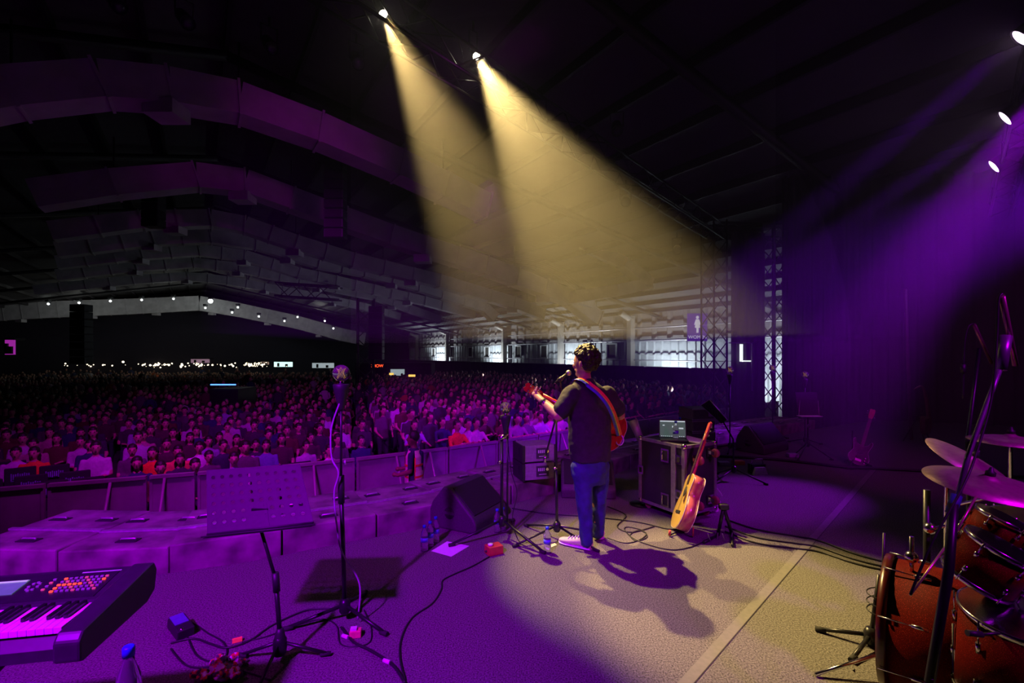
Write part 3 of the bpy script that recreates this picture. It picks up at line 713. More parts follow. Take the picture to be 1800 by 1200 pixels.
# phone and stall lights over the far crowd
PH = mat('phone_light', (.9, .9, .9), emit=(1, .85, .6), es=2.2); b = MB().mat(PH)
for i in range(150):
    px = rng.choice((rng.uniform(80, 300), rng.uniform(240, 420), rng.uniform(90, 520), rng.uniform(430, 470))); z = rng.uniform(44, 54)
    if py := rng.gauss(641, 2.0): b.ball(P(px, py, z), rng.choice((.03, .05, .07, .10)), 6)
tag(b.build('phone_lights'), 'scatter of tiny phone lights twinkling over the farthest crowd', 'lights', kind='stuff')
for i, (px, py, w_, h_, col, lab) in enumerate(((95, 629, 24, 15, (.15, .3, .26), 'dim green lit booth at the far left back of the hall'), (72, 629, 7, 13, (.2, .2, .2), 'small grey lit panel left of the green booth'), (498, 640, 32, 9, (.5, .8, .75), 'brightest white and green lit stall at the hall\'s end'), (568, 642, 38, 9, (.35, .42, .45), 'pale lit stall right of the brightest one'), (466, 638, 13, 5, (.3, .2, .15), 'small brownish lit panel left of the brightest stall'), (352, 634, 32, 7, (.25, .14, .2), 'dim lit frame at the back of the hall centre left'), (18, 610, 16, 26, (.35, .02, .35), 'magenta lit screen at the left picture edge'))):
    z = 52 if i != 6 else 30
    t = thing('lit_booth', lab, 'booth', P(px, py, z)); q = z / F
    MB().mat(mat('booth_glow_%s' % ('green', 'grey', 'white', 'pale', 'brown', 'rose', 'magenta')[i], (.2, .2, .2), emit=col, es=.8 if i != 2 else 1.6)).box((0, 0, 0), (w_ * q, .1, h_ * q)).build('lit_front', parent=t)
    MB().mat(BLKP).box((0, .3, h_ * q * .55), (w_ * q * 1.06, .7, .12)).box((-w_ * q * .25, -.1, -h_ * q * .1), (.2, .1, h_ * q * .7)).box((w_ * q * .2, -.1, -h_ * q * .2), (.25, .1, h_ * q * .5)).build('canopy', parent=t)
# camera riser with blue strip
t = thing('camera_riser', 'low black riser with a thin glowing blue strip among the seats', 'riser', G(391, 715, GR) if False else P(391, 690, 19.5)); t.location.z = GR
hh = P(391, 676, 19.5).z - GR
MB().mat(BLKP).box((0, .8, hh / 2 - .1), (1.15, 1.4, hh - .15)).build('deck', parent=t)
MB().mat(mat('blue_strip', (.1, .3, .9), emit=(.08, .25, 1), es=3.2)).box((0, .05, hh), (1.02, .03, .045)).build('light_strip', parent=t)
# empty chairs with printed covers
CHB = mat('chair_cover', (.022, .02, .025), .9); CPR = mat('chair_print', (.22, .2, .5), .6)
def make_chair(lab, gp):
    t = thing('chair', lab, 'chair', (0, 0, 0), 0, gp)
    MB().mat(CHB).box((0, -.02, .45), (.44, .44, .06)).build('seat', parent=t, bevel=.015)
    MB().mat(CHB).box((0, .22, .72), (.44, .05, .50)).build('backrest', parent=t, bevel=.02)
    pr = MB().mat(CPR)
    for i in range(9): pr.box((-.12 + i * .03, .188, .80), (.018, .006, .10 if i % 3 else .13))
    for i in range(3): pr.box((0, .188, .72 + i * .0), (.26, .006, .02))
    pr.build('printed_mark', parent=t)
    for x in (-.19, .19):
        for y in (-.2, .2): MB().mat(BLACK).tube([(x, y, .43), (x, y, 0)], .012, 6).build('leg', parent=t)
    return t
c0 = make_chair('empty black chair with a printed back in the seat block behind the barricade', 'empty printed chairs')
first = True
for p, px in chair_spots[:34]:
    if first: c0.location = (p.x, p.y, GR); c0.rotation_euler = (0, 0, FACE); first = False
    else: dup(c0, (p.x, p.y, GR), FACE + rng.uniform(-.05, .05), label='empty printed chair, %s row, %s' % (('front', 'second', 'third', 'fourth', 'fifth')[min(4, int((p - B0).dot(bn) / .86))], 'left block, about %s from the edge' % ORD[max(0, int((px + 60) / 32))] if px < 300 else '%s left of the tall lamp stand' % ORD[max(0, int((px - 440) / 22))]))
# ================================================================== security guard in the pit
def capsule_body(b, J, seg=12):
    for pts, rs in J: limb(b, pts, rs, seg)
gz = 8.55; gx = (728 - CX) / F * gz
t = thing('person', 'security guard in a yellow reflective vest standing in the pit before the barricade', 'person', (gx, gz, GR), 0)
b = MB()
b.loft([((0, 0, .86), .15, .12, (1, 0, 0), (0, 1, 0)), ((0, 0, 1.0), .15, .12, (1, 0, 0), (0, 1, 0)), ((0, 0, 1.25), .17, .12, (1, 0, 0), (0, 1, 0)), ((.0, 0, 1.42), .17, .10, (1, 0, 0), (0, 1, 0)), ((0, 0, 1.48), .07, .07, (1, 0, 0), (0, 1, 0))])
hc = Vector((-.02, -.01, 1.66)); b.ball(hc, .1, 14, (.95, .82, 1.15)); b.ball(hc + Vector((-.04, 0, -.07)), .06); b.ball(hc + Vector((-.105, 0, -.02)), .022, 8); b.ball(hc + Vector((0, -.083, -.01)), .026, 8, (.8, .5, 1.2))
limb(b, [(0, 0, 1.45), (-.01, 0, 1.58)], [.06, .055])
limb(b, [(-.02, -.17, 1.39), (-.03, -.21, 1.12), (-.25, -.18, 1.05)], [.06, .045, .035]); b.ball((-.31, -.16, 1.06), .045, 8)
limb(b, [(-.02, .17, 1.39), (-.03, .21, 1.12), (-.25, .1, 1.10)], [.06, .045, .035]); b.ball((-.31, .08, 1.1), .045, 8)
for s in (-1, 1): limb(b, [(0, s * .09, .88), (-.02, s * .1, .48), (0, s * .1, .08)], [.09, .065, .05]); b.ball((-.05, s * .1, .045), .06, 8, (1.7, .8, .7))
me = remeshed(b, .02, 2); me.materials.clear()
for m in (mat('guard_skin', (.22, .10, .06), .6), mat('navy_shirt', (.02, .02, .06), .8), CPANT, BLKP): me.materials.append(m)
for p in me.polygons:
    c = p.center; p.material_index = 0 if c.z > 1.5 else 2 if c.z < .95 and c.x > -.15 else (0 if c.x < -.14 or (abs(c.y) > .16 and c.z < 1.16) else 1)
link('body', me, t)
b = MB(); b.ball(hc + Vector((.02, 0, .04)), .107, 12, (.98, .9, 1.0)); me = remeshed(b, .02, 1); bm = bmesh.new(); bm.from_mesh(me)
bmesh.ops.delete(bm, geom=[v for v in bm.verts if v.co.x < hc.x - .05 and v.co.z < hc.z + .05], context='VERTS'); bm.to_mesh(me); bm.free(); link('hair', me, t, HAIRM)
VEST = mat('vest_yellow', (.9, .9, .5), .8); VR = mat('vest_orange', (.95, .10, .03), .7)
for a0, a1 in ((math.pi * .62, math.pi * 1.38), (-math.pi * .38, math.pi * .38)):
    b = MB().mat(VEST); prev = None; n = 10
    for k in range(n + 1):
        a = a0 + (a1 - a0) * k / n; u = Vector((math.cos(a), math.sin(a), 0)); q = [Vector((u.x * .155, u.y * .205, .86)), Vector((u.x * .15, u.y * .195, 1.1)), Vector((u.x * .145, u.y * .19, 1.35)), Vector((u.x * .10, u.y * .14, 1.465))]
        if prev:
            for i in range(3): b.quad(prev[i], q[i], q[i + 1], prev[i + 1])
        prev = q
    v = b.build('vest', parent=t); v.modifiers.new('s', 'SOLIDIFY').thickness = .008
    b = MB().mat(VR)
    for h in (1.0, 1.2):
        pts = [Vector((math.cos(a0 + (a1 - a0) * k / 10) * .162, math.sin(a0 + (a1 - a0) * k / 10) * .212, h)) for k in range(11)]
        for p, q in zip(pts, pts[1:]): b.quad(p, q, q + Vector((0, 0, .035)), p + Vector((0, 0, .035)))
    b.tube([(a0 and math.cos(a0) * .15, math.sin(a0) * .2, .88), (math.cos(a0) * .14, math.sin(a0) * .185, 1.35)], .012, 5)
    b.build('reflective_band', parent=v)
# ================================================================== stands
def tripod(t, hub=.12, leg=.32, angles=(0, 120, 240), r=.011, base=(0, 0, 0), m=BLACK, high=.0):
    bx = Vector(base)
    MB().mat(m).lathe([(.022, hub - .05), (.034, hub - .03), (.034, hub + .02), (.02, hub + .045)], bx, seg=12).build('hub', parent=t)
    for a in angles:
        d = Vector((math.cos(R(a)), math.sin(R(a)), 0))
        l = MB().mat(m).tube([bx + Vector((0, 0, hub)) + d * .02, bx + d * leg + Vector((0, 0, .016))], r, 8).build('leg', parent=t)
        MB().mat(RUBBER).tube([bx + d * (leg - .04) + Vector((0, 0, .018)), bx + d * (leg + .015) + Vector((0, 0, .015))], r * 1.3, 8).build('rubber_foot', parent=l)
def bulb_lamp(t, top, r, warm):
    top = Vector(top)
    MB().mat(BLKP).lathe([(.012, -.16), (.02, -.14), (.045, -.03), (.05, 0), (.046, .005)], top, seg=16).build('holder', parent=t)
    MB().mat(CHROME).lathe([(.016, .0), (.018, .012), (.016, .03)], top, seg=12).build('socket', parent=t)
    g = MB().mat(mat('globe_glass', (.85, .8, .8), .03, 0, .02, trans=.96)); c = top + Vector((0, 0, r + .02)); g.ball(c, r, 24); g.build('globe', parent=t)
    fl = MB().mat(mat('filament', (.9, .5, .1), emit=(1, .55, .12), es=.2)); pts = []
    for k in range(13): pts.append(c + Vector((.4 * r * math.cos(k * 1.9), .4 * r * math.sin(k * 1.9), (-.45 + .9 * (k % 2)) * r)))
    fl.tube(pts, .0016, 4).build('filament', parent=t)
# tall lamp stand (left)
b0 = G(606, 1092); t = thing('lamp_stand', 'tall black stand with a clear globe bulb, right of the perforated music stand', 'lamp stand', b0)
tripod(t, .10, .33, (198, 332, 85))
MB().mat(BLACK).tube([(0, 0, .08), (-.012, .0, .52), (-.022, .0, .80)], .0135, 10).build('lower_pole', parent=t)
MB().mat(BLKP).tube([(-.021, 0, .73), (-.023, 0, .90)], .02, 10).build('clutch', parent=t)
MB().mat(BLACK).tube([(-.023, 0, .85), (-.022, 0, 1.36)], .008, 8).build('upper_pole', parent=t)
MB().mat(RAIL).tube([(.0, -.02, .98), (.012, -.03, 1.0), (.015, -.03, .97)], .006, 6).build('knob', parent=t)
bulb_lamp(t, (-.022, 0, 1.46), .052, 0)
MB().mat(mat('grey_cable', (.35, .33, .4), .5)).tube(smooth_path([(-.02, -.02, 1.36), (-.07, -.03, 1.2), (-.065, -.04, 1.02), (-.02, -.05, .93), (-.05, -.04, .8), (-.03, -.05, .6), (.0, -.05, .45), (.10, -.03, .25), (.09, -.03, .03)], 8), .0055, 8).build('power_cable', parent=t)
# bulb stand near the singer
b0 = G(883, 948); t = thing('lamp_stand', 'black double pole stand with a lit globe bulb, left of the singer', 'lamp stand', b0)
tripod(t, .17, .47, (200, 318, 78), .012)
MB().mat(BLACK).tube([(-.005, 0, .15), (-.005, 0, .92)], .014, 10).build('lower_pole', parent=t)
MB().mat(BLACK).tube([(.045, .03, .12), (.045, .03, 1.0)], .009, 8).build('side_pole', parent=t)
MB().mat(CHROME).tube([(-.03, -.02, .90), (.05, .02, .93)], .02, 8).tube([(-.04, -.03, .68), (-.01, -.02, .70)], .012, 8).build('clamp', parent=t)
MB().mat(BLACK).tube([(.02, 0, .9), (.028, 0, 1.12)], .012, 8).build('upper_pole', parent=t)
bulb_lamp(t, (.03, 0, 1.10), .052, 1)
MB().mat(CABLE).tube(smooth_path([(.05, .02, .85), (.08, .0, .6), (.13, -.02, .42), (.09, -.04, .2), (.15, -.08, .012), (.25, -.06, .012)], 6), .004, 6).build('power_cable', parent=t)
# background bulb lamps
for px, py, z, gy, lab in ((1283, 652, 8.2, None, 'globe bulb lamp standing in front of the dark fence right of the singer'), (1358, 648, 9.4, None, 'globe bulb lamp before the bright lattice gap'), (1415, 660, 8.8, None, 'globe bulb lamp above the tablet stand at the back')):
    b0 = Vector(((px - CX) / F * z, z, 0)); t = thing('lamp_stand', lab, 'lamp stand', b0); tp = P(px, py, z).z - .06
    tripod(t, .1, .3); MB().mat(BLACK).tube([(0, 0, .1), (0, 0, tp - .1)], .011, 8).build('pole', parent=t); bulb_lamp(t, (0, 0, tp), .06, 0)
# singer's microphone stand
b0 = G(979, 948); t = thing('microphone_stand', 'black boom microphone stand in front of the singer', 'microphone stand', b0)
LL = lambda px, py, z: P(px, py, z) - t.location
tripod(t, .12, .42, (205, 318, 15, 130), .010)
MB().mat(BLACK).tube([(0, 0, .1), (-.005, 0, .62)], .013, 10).build('lower_pole', parent=t)
MB().mat(BLACK).tube([(-.005, 0, .6), LL(978, 735, 4.3)], .009, 8).build('upper_pole', parent=t)
MB().mat(CHROME).tube([(-.03, -.01, .63), (.0, 0, .64)], .012, 8).build('clamp_screw', parent=t)
zc = b0.y
MB().mat(BLACK).tube([LL(957, 808, zc), LL(976, 738, zc), LL(985, 700, zc + .08), LL(990, 688, zc + .1)], .008, 8).build('boom_arm', parent=t)
MB().mat(CHROME).tube([LL(957, 812, zc), LL(959, 800, zc)], .014, 8).build('counterweight', parent=t)
m0, m1 = P(976, 673, 4.36), P(1004, 652, 4.33)
t = thing('microphone', 'black vocal microphone with silver grille at the singer\'s mouth', 'microphone', m0)
ax = (m1 - m0)
MB().mat(BLKP).tube([(0, 0, 0), ax * .7], [.010, .016], 12).build('body', parent=t)
MB().mat(mat('mic_grille', (.5, .48, .42), .4, .9, .3, 300)).ball(ax * .84, .026, 16).build('grille', parent=t)
MB().mat(CHROME).tube([ax * -.05, ax * .1], .009, 10).build('connector', parent=t)
MB().mat(BLKP).tube([ax * .2, ax * .45], .019, 10).tube([ax * .3, Vector(P(988, 690, 4.46)) - m0], .007, 6).build('clip', parent=t)
# front music stand with round holes
b0 = G(492, 1166); t = thing('music_stand', 'perforated black music stand in the left foreground', 'music stand', b0)
LL = lambda px, py, z: P(px, py, z) - t.location
z0 = b0.y
tripod(t, .11, .24, (15, 168, 270), .009)
MB().mat(BLKP).lathe([(.03, .05), (.036, .09), (.022, .17), (.015, .19)], (0, 0, 0), seg=14).build('collar', parent=t)
MB().mat(BLACK).tube([(0, 0, .15), (-.025, .01, .42)], .0125, 10).build('lower_pole', parent=t)
MB().mat(BLKP).tube([(-.022, .01, .38), (-.03, .012, .48)], .019, 10).build('clutch', parent=t)
MB().mat(BLACK).tube([(-.03, .012, .45), LL(457, 925, z0 + .02)], .009, 8).build('upper_pole', parent=t)
tl, tr, br, bl = LL(363, 826, z0 + .20), LL(527, 815, z0 + .20), LL(551, 918, z0 - .02), LL(364, 939, z0 - .02)
DESK = mat('stand_desk', (.022, .02, .024), .55, 0)
b = MB().mat(DESK); NX, NY = 40, 28
holes = []
for r_ in range(6):
    for c_ in range(10):
        if 4 <= c_ <= 6 and r_ in (4, 5): continue
        holes.append(((c_ + .75) / 10.6, (r_ + .95) / 7.1))
def dp_(u, v): return (tl * (1 - u) + tr * u) * (1 - v) + (bl * (1 - u) + br * u) * v
# plate as a strip of cells, each with a round hole punched in it
nx, ny = 10, 6
ux = [0] + [(c_ + 1.25) / 10.6 for c_ in range(9)] + [1]; vy = [0] + [(r_ + 1.45) / 7.1 for r_ in range(5)] + [1]
W_, H_ = (tr - tl).length, (bl - tl).length
for r_ in range(ny):
    for c_ in range(nx):
        u0, u1, v0, v1 = ux[c_], ux[c_ + 1], vy[r_], vy[r_ + 1]; hc_ = ((c_ + .75) / 10.6, (r_ + .95) / 7.1)
        if c_ in (4, 5) and r_ in (4, 5):
            b.quad(dp_(u0, v0), dp_(u1, v0), dp_(u1, v1), dp_(u0, v1)); continue
        n = 16; inn, outr = [], []
        for k in range(n):
            a = 2 * math.pi * k / n; cx, cy_ = math.cos(a), math.sin(a)
            inn.append(b.bm.verts.new(dp_(hc_[0] + .0115 / W_ * cx, hc_[1] + .0115 / H_ * cy_)))
            s_ = 1 / max(abs(cx), abs(cy_)); ex, ey = cx * s_, cy_ * s_
            uu = hc_[0] + (ex * (u1 - hc_[0]) if ex > 0 else ex * (hc_[0] - u0)); vv = hc_[1] + (ey * (v1 - hc_[1]) if ey > 0 else ey * (hc_[1] - v0))
            outr.append(b.bm.verts.new(dp_(uu, vv)))
        for k in range(n): b._f([inn[k], inn[(k + 1) % n], outr[(k + 1) % n], outr[k]])
o = b.build('desk', parent=t); o.modifiers.new('s', 'SOLIDIFY').thickness = .002
MB().mat(DESK).tube([bl, br], .006, 6).tube([bl + Vector((0, -.05, .005)), br + Vector((.03, -.05, .005))], .004, 6).box((bl + br) / 2 + Vector((.01, -.025, -.004)), ((br - bl).length, .05, .003), Matrix.Rotation(math.atan2((br - bl).z, (br - bl).x) * -1, 3, 'Y')).build('ledge', parent=t)
MB().mat(BLACK).box(dp_(.5, .78) + Vector((0, .02, 0)), (.09, .02, .05)).tube([dp_(.5, .8) + Vector((0, .02, 0)), LL(457, 925, z0 + .02)], .01, 8).build('bracket', parent=t)
sc_ = MB().mat(CHROME)
for u, v in ((.47, .66), (.56, .65), (.48, .79), (.57, .78)): sc_.ball(dp_(u, v) + Vector((0, -.004, 0)), .003, 8)
sc_.build('screws', parent=t)
# thin-rod music stand behind the case
b0 = G(1290, 846); t = thing('music_stand', 'tilted dark music stand behind the flight case, seen from its side', 'music stand', b0); z0 = b0.y
LL = lambda px, py, z: P(px, py, z) - t.location
tripod(t, .16, .38, (330, 100, 205))
MB().mat(BLACK).tube([(0, 0, .14), (-.01, 0, .55), LL(1262, 725, z0)], .011, 8).build('pole', parent=t)
a, b_, c, d = LL(1247, 702, z0 - .1), LL(1279, 738, z0 - .15), LL(1268, 744, z0 + .25), LL(1232, 712, z0 + .25)
bb = MB().mat(DESK).quad(a, b_, c, d).build('desk', parent=t); bb.modifiers.new('s', 'SOLIDIFY').thickness = .004
MB().mat(RAIL).tube([a, b_, c, d, a], .006, 6).build('rim', parent=t)
# tablet stand at the back
b0 = G(1420, 806); t = thing('music_stand', 'music stand with a dark tablet and papers near the back drapes', 'music stand', b0); z0 = b0.y
LL = lambda px, py, z: P(px, py, z) - t.location
tripod(t, .24, .33, (335, 215, 90), .010)
MB().mat(BLACK).tube([(0, 0, .2), LL(1420, 733, z0)], .013, 8).build('pole', parent=t)
MB().mat(CHROME).lathe([(.02, -.03), (.026, 0), (.02, .03)], LL(1421, 748, z0), seg=10).build('clutch', parent=t)
b = MB().mat(DESK); a, b_, c, d = LL(1398, 689, z0 + .15), LL(1436, 689, z0 + .15), LL(1440, 731, z0), LL(1404, 731, z0)
f = b.quad(a, b_, c, d).build('desk', parent=t); f.modifiers.new('s', 'SOLIDIFY').thickness = .004
MB().mat(RAIL).tube([c, LL(1438, 704, z0 + .1)], .005, 5).tube([d, LL(1406, 704, z0 + .1)], .005, 5).build('arms', parent=t)
MB().mat(PAPER).box(LL(1423, 731, z0 - .06), (.33, .14, .008)).build('tray', parent=t)
# drum boom microphone stands
def pole_px(t, pts, r, name, m=BLACK):
    MB().mat(m).tube([P(*q) - t.location for q in pts], r, 10).build(name, parent=t)
b0 = Vector((P(1640, 1000, 1.72).x - .02, 1.72, 0)); t = thing('microphone_stand', 'nearest tall boom microphone stand crossing in front of the red drum kit', 'microphone stand', b0)
tripod(t, .14, .36, (250, 10, 130), .012)
MB().mat(BLACK).tube([(0, 0, .12), P(1636, 1190, 1.74) - b0], .013, 10).build('base_pole', parent=t)
pole_px(t, [(1634, 1200, 1.74), (1668, 1000, 1.80), (1676, 885, 1.84)], .0165, 'lower_pole')
pole_px(t, [(1676, 905, 1.84), (1702, 800, 1.88), (1738, 700, 1.92), (1762, 636, 1.94)], .0095, 'upper_pole', mat('stand_grey', (.22, .2, .25), .35, .6))
pole_px(t, [(1671, 902, 1.84), (1682, 870, 1.85)], .018, 'clutch', mat('clutch_blue_glint', (.02, .04, .22)))  # small blue highlight put into the clutch colour
pole_px(t, [(1759, 650, 1.94), (1769, 590, 1.95)], .020, 'boom_clutch', mat('stand_grey', (.22, .2, .25)))
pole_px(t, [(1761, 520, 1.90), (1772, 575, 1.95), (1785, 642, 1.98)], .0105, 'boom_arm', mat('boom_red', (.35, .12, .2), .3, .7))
MB().mat(CABLE).tube(smooth_path([P(1762, 516, 1.9) - b0, P(1755, 530, 1.9) - b0, P(1752, 600, 1.9) - b0, P(1743, 700, 1.88) - b0, P(1715, 800, 1.84) - b0, P(1690, 860, 1.8) - b0, P(1640, 950, 1.77) - b0, P(1600, 1045, 1.76) - b0], 6), .0045, 6).build('microphone_cable', parent=t)
b0 = Vector((P(1706, 800, 3.0).x, 3.0, 0)); t = thing('microphone_stand', 'farther boom microphone stand behind the drum cymbals', 'microphone stand', b0)
tripod(t, .14, .36, (250, 10, 130), .012)
MB().mat(BLACK).tube([(0, 0, .12), P(1700, 780, 3.0) - b0, P(1722, 612, 3.02) - b0], .011, 8).build('pole', parent=t)
pole_px(t, [(1712, 570, 2.95), (1743, 638, 3.1)], .010, 'boom_arm', mat('boom_red', (.35, .12, .2)))
MB().mat(CABLE).tube(smooth_path([P(1712, 569, 2.95) - b0, P(1702, 575, 2.95) - b0, P(1695, 610, 2.95) - b0, P(1693, 700, 2.95) - b0], 5), .005, 6).build('microphone_cable', parent=t)
MB().mat(BLKP).tube([P(1693, 640, 2.95) - b0, P(1693, 655, 2.95) - b0], .014, 8).build('microphone', parent=t)
# low stand by the kick drum
b0 = G(1530, 1135); t = thing('microphone_stand', 'short black stand with coiled cable at the left edge of the red kick drum', 'microphone stand', b0); z0 = b0.y
LL = lambda px, py, z: P(px, py, z) - t.location
tripod(t, .06, .25, (145, 215, 300), .012)
MB().mat(BLACK).tube([(0, 0, .03), LL(1546, 1010, z0)], .012, 8).build('lower_pole', parent=t)
MB().mat(BLACK).tube([LL(1549, 1120, z0), LL(1554, 936, z0)], .007, 8).build('upper_pole', parent=t)
MB().mat(BLACK).lathe([(.0, -.02), (.03, -.015), (.03, .015), (0, .02)], LL(1560, 1003, z0), (1, -.5, 0), 12).build('wing_knob', parent=t)
cc = LL(1545, 1055, z0)
MB().mat(CABLE).tube(smooth_path([cc + Vector((.06 * math.cos(k * .8), .05 * math.sin(k * .8), .06 - .006 * k)) for k in range(24)] + [LL(1526, 1150, z0), G(1500, 1180) - b0 + Vector((0, 0, .006))], 3), .0035, 6).build('cable', parent=t)
MB().mat(BLKP).lathe([(.0, -.05), (.035, -.04), (.042, .0), (.03, .05), (0, .055)], LL(1540, 1128, z0 + .05), (1, .4, .3), 14).build('microphone', parent=t)
# ================================================================== drum kit
SPARK = mat('red_sparkle', (.10, .005, .003), .65, 0, .95, 520, spec=.06)
_r = [n for n in SPARK.node_tree.nodes if n.type == 'VALTORGB'][0].color_ramp
_r.elements[0].position = .63; _r.elements[0].color = (.07, .0012, .0008, 1); _r.elements[1].position = .70; _r.elements[1].color = (.75, .06, .03, 1)
HOOPM = mat('red_hoop', (.07, .006, .006), .3, 0, .2, coat=.5)
HEADM = mat('drum_head', (.28, .25, .28), .35, 0, .05)
def drum(name, label, c, ax, r, depth, lugs=8, head_top=True, metal_hoop=True, floor=False):
    c = Vector(c); ax = Vector(ax).normalized(); t = thing(name, label, 'drum', c)
    MB().mat(SPARK).lathe([(r, -depth / 2), (r, depth / 2)], axis=ax, seg=40).build('shell', parent=t)
    for s in (-1, 1):
        hm = CHROME if metal_hoop else HOOPM; w_ = .02 if metal_hoop else .038
        e = ax * (depth / 2) * s
        MB().mat(hm).lathe([(r * 1.0, -w_ / 2), (r * 1.045, -w_ / 2), (r * 1.045, w_ / 2), (r * 1.0, w_ / 2)], e, ax, 40).build('hoop', parent=t)
        MB().mat(HEADM).lathe([(0, 0.0), (r * .99, 0.0), (r * .99, .004), (0, .004)], e + ax * s * .003, ax, 40).build('head', parent=t)
    q = ax.to_track_quat('Z', 'Y').to_matrix()
    for k in range(lugs):
        a = 2 * math.pi * (k + .5) / lugs; u = q @ Vector((math.cos(a), math.sin(a), 0))
        for s in (-1, 1):
            l = MB().mat(CHROME).tube([u * (r + .008) + ax * s * depth * .16, u * (r + .012) + ax * s * depth * .28], .009, 8).build('lug', parent=t)
            MB().mat(CHROME).tube([u * (r + .012) + ax * s * depth * .26, u * (r * 1.03 + .012) + ax * s * (depth * .5 + .012)], .0035, 6).build('tension_rod', parent=l)
    return t
kc = Vector((2.11, 2.30, .30)); kax = Vector((-.72, .70, 0)).normalized()
kick = drum('kick_drum', 'big red sparkle kick drum at the lower right', kc, kax, .30, .50, 8, metal_hoop=False)
for s in (-1, 1):
    MB().mat(CHROME).tube([Vector((.1 * s, .05, -.2)) + kax * .2, Vector((.38 * s, -.0, -.29)) + kax * .25], .009, 8).build('spur', parent=kick)
MB().mat(CHROME).box(kax.cross(Vector((0, 0, 1))) * -.30 + Vector((-.0, -.02, .06)), (.014, .012, .05)).build('badge', parent=kick)
# tom holder
MB().mat(CHROME).tube([(0, 0, .29), (.0, .02, .42)], .014, 8).tube([(0, .02, .40), (.12, -.06, .47)], .010, 8).tube([(0, .02, .42), (.1, .14, .5)], .010, 8).ball((0, .02, .41), .028).ball((-.16, .06, .36), .03, 10).tube([(-.16, .06, .2), (-.16, .06, .46)], .01, 8).build('tom_holder', parent=kick)
tm1 = drum('rack_tom', 'nearer red rack tom with purple-lit head, above the kick drum', P(1738, 990, 2.02), (.34, -.30, .89), .120, .17, 6)
tm2 = drum('rack_tom', 'farther rack tom beyond the nearer tom, under the big cymbal', P(1748, 932, 2.30), (.32, -.26, .91), .100, .14, 6)
ft = drum('floor_tom', 'orange-red floor tom at the right picture edge', Vector((2.02, 1.92, .44)), (-.05, -.12, .99), .19, .36, 6)
for k in range(3):
    a = 2.2 + k * 2.1; MB().mat(CHROME).tube([(.2 * math.cos(a), .2 * math.sin(a), .05), (.2 * math.cos(a), .2 * math.sin(a), -.40), (.22 * math.cos(a), .22 * math.sin(a), -.435)], .007, 8).build('leg', parent=ft)
sn_ = drum('snare_drum', 'shallow drum with reddish head at the right edge behind the toms', P(1806, 945, 2.35), (-.1, -.2, .97), .17, .13, 8)
tripod(sn_, -.55, .22, (20, 140, 260), .008, (0, 0, -.78 + .0)) if False else MB().mat(CHROME).tube([(0, 0, -.07), (0, 0, -.45)], .01, 8).tube([(0, 0, -.4), (.2, .1, -.76)], .008, 6).tube([(0, 0, -.4), (-.2, .1, -.76)], .008, 6).tube([(0, 0, -.4), (0, -.2, -.76)], .008, 6).build('stand', parent=sn_)
CYM = mat('cymbal_bronze', (.50, .36, .30), .45, .75, .12, 40)
def cymbal(label, c, ax, r, hh):
    c = Vector(c); t = thing('cymbal', label, 'cymbal', c); ax = Vector(ax).normalized()
    MB().mat(CYM).lathe([(0, .030), (r * .08, .028), (r * .14, .018), (r * .2, .010), (r * .6, .0), (r, -.018), (r, -.020), (r * .6, -.003), (r * .14, .012), (0, .025)], axis=ax, seg=48).build('disc', parent=t)
    MB().mat(BLKP).lathe([(.018, .028), (.018, .045), (.010, .050), (.006, .065), (0, .066)], axis=ax, seg=12).build('felt_and_nut', parent=t)
    s = MB().mat(CHROME); s.tube([ax * .02, ax * -.08, Vector((hh[0], hh[1], -.18)), Vector((hh[0], hh[1], -c.z + .35))], [.006, .008, .011, .014], 8); s.build('stand_pole', parent=t)
    for k in range(3):
        a = .6 + k * 2.09; MB().mat(CHROME).tube([(hh[0], hh[1], -c.z + .4), (hh[0] + .25 * math.cos(a), hh[1] + .25 * math.sin(a), -c.z + .012)], .010, 6).build('leg', parent=t)
cymbal('big crash cymbal nearest to the camera, above the toms', P(1738, 846, 2.12), (.05, -.16, .98), .225, (.02, .22))
cymbal('cymbal tipped up behind the big crash, left one of the kit', P(1706, 808, 2.55), (.30, -.42, .85), .20, (-.02, .12))
cymbal('far cymbal at the right edge above the kit', P(1777, 770, 2.75), (.0, -.04, .99), .19, (.1, .1))
b0 = Vector((P(1665, 1000, 2.5).x, 2.5, 0)); t = thing('hardware_stand', 'dark double-braced drum hardware stand left of the kit under the cymbals', 'stand', b0)
MB().mat(BLACK).tube([(-.02, .1, .0), (-.02, .1, .92)], .016, 8).build('pole', parent=t)
MB().mat(BLACK).tube([(-.02, .1, .5), (.22, -.1, .012)], .010, 8).tube([(-.02, .1, .5), (-.22, 0, .012)], .010, 8).tube([(-.02, .1, .5), (.0, .3, .012)], .010, 8).build('braces', parent=t)
MB().mat(CHROME).ball((-.02, .08, .72), .03, 10).ball((-.0, .02, .6), .022, 10).tube([(-.02, .08, .72), (.13, -.08, .82)], .008, 8).build('clamp', parent=t)
for px, py, px2, py2, lab in ((1716, 872, 1672, 950, 'slim gold-lit rod leaning beside the rack toms'), (1660, 963, 1600, 1046, 'slim gold-lit rod crossing the top of the kick drum')):
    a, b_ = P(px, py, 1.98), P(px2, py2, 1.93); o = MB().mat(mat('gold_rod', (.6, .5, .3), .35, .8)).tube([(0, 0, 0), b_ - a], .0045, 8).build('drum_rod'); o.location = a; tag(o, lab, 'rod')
t = thing('small_microphone', 'small drum microphone with a dark arm low in front of the kick drum', 'microphone', P(1700, 1112, 1.8))
MB().mat(BLKP).tube([(0, 0, 0), (.055, .0, -.006)], .011, 12).build('body', parent=t); MB().mat(BLACK).tube([(.055, 0, -.006), (.14, .02, -.012), (.26, .05, -.02), (.27, .05, -.57)], .006, 8).build('arm', parent=t)
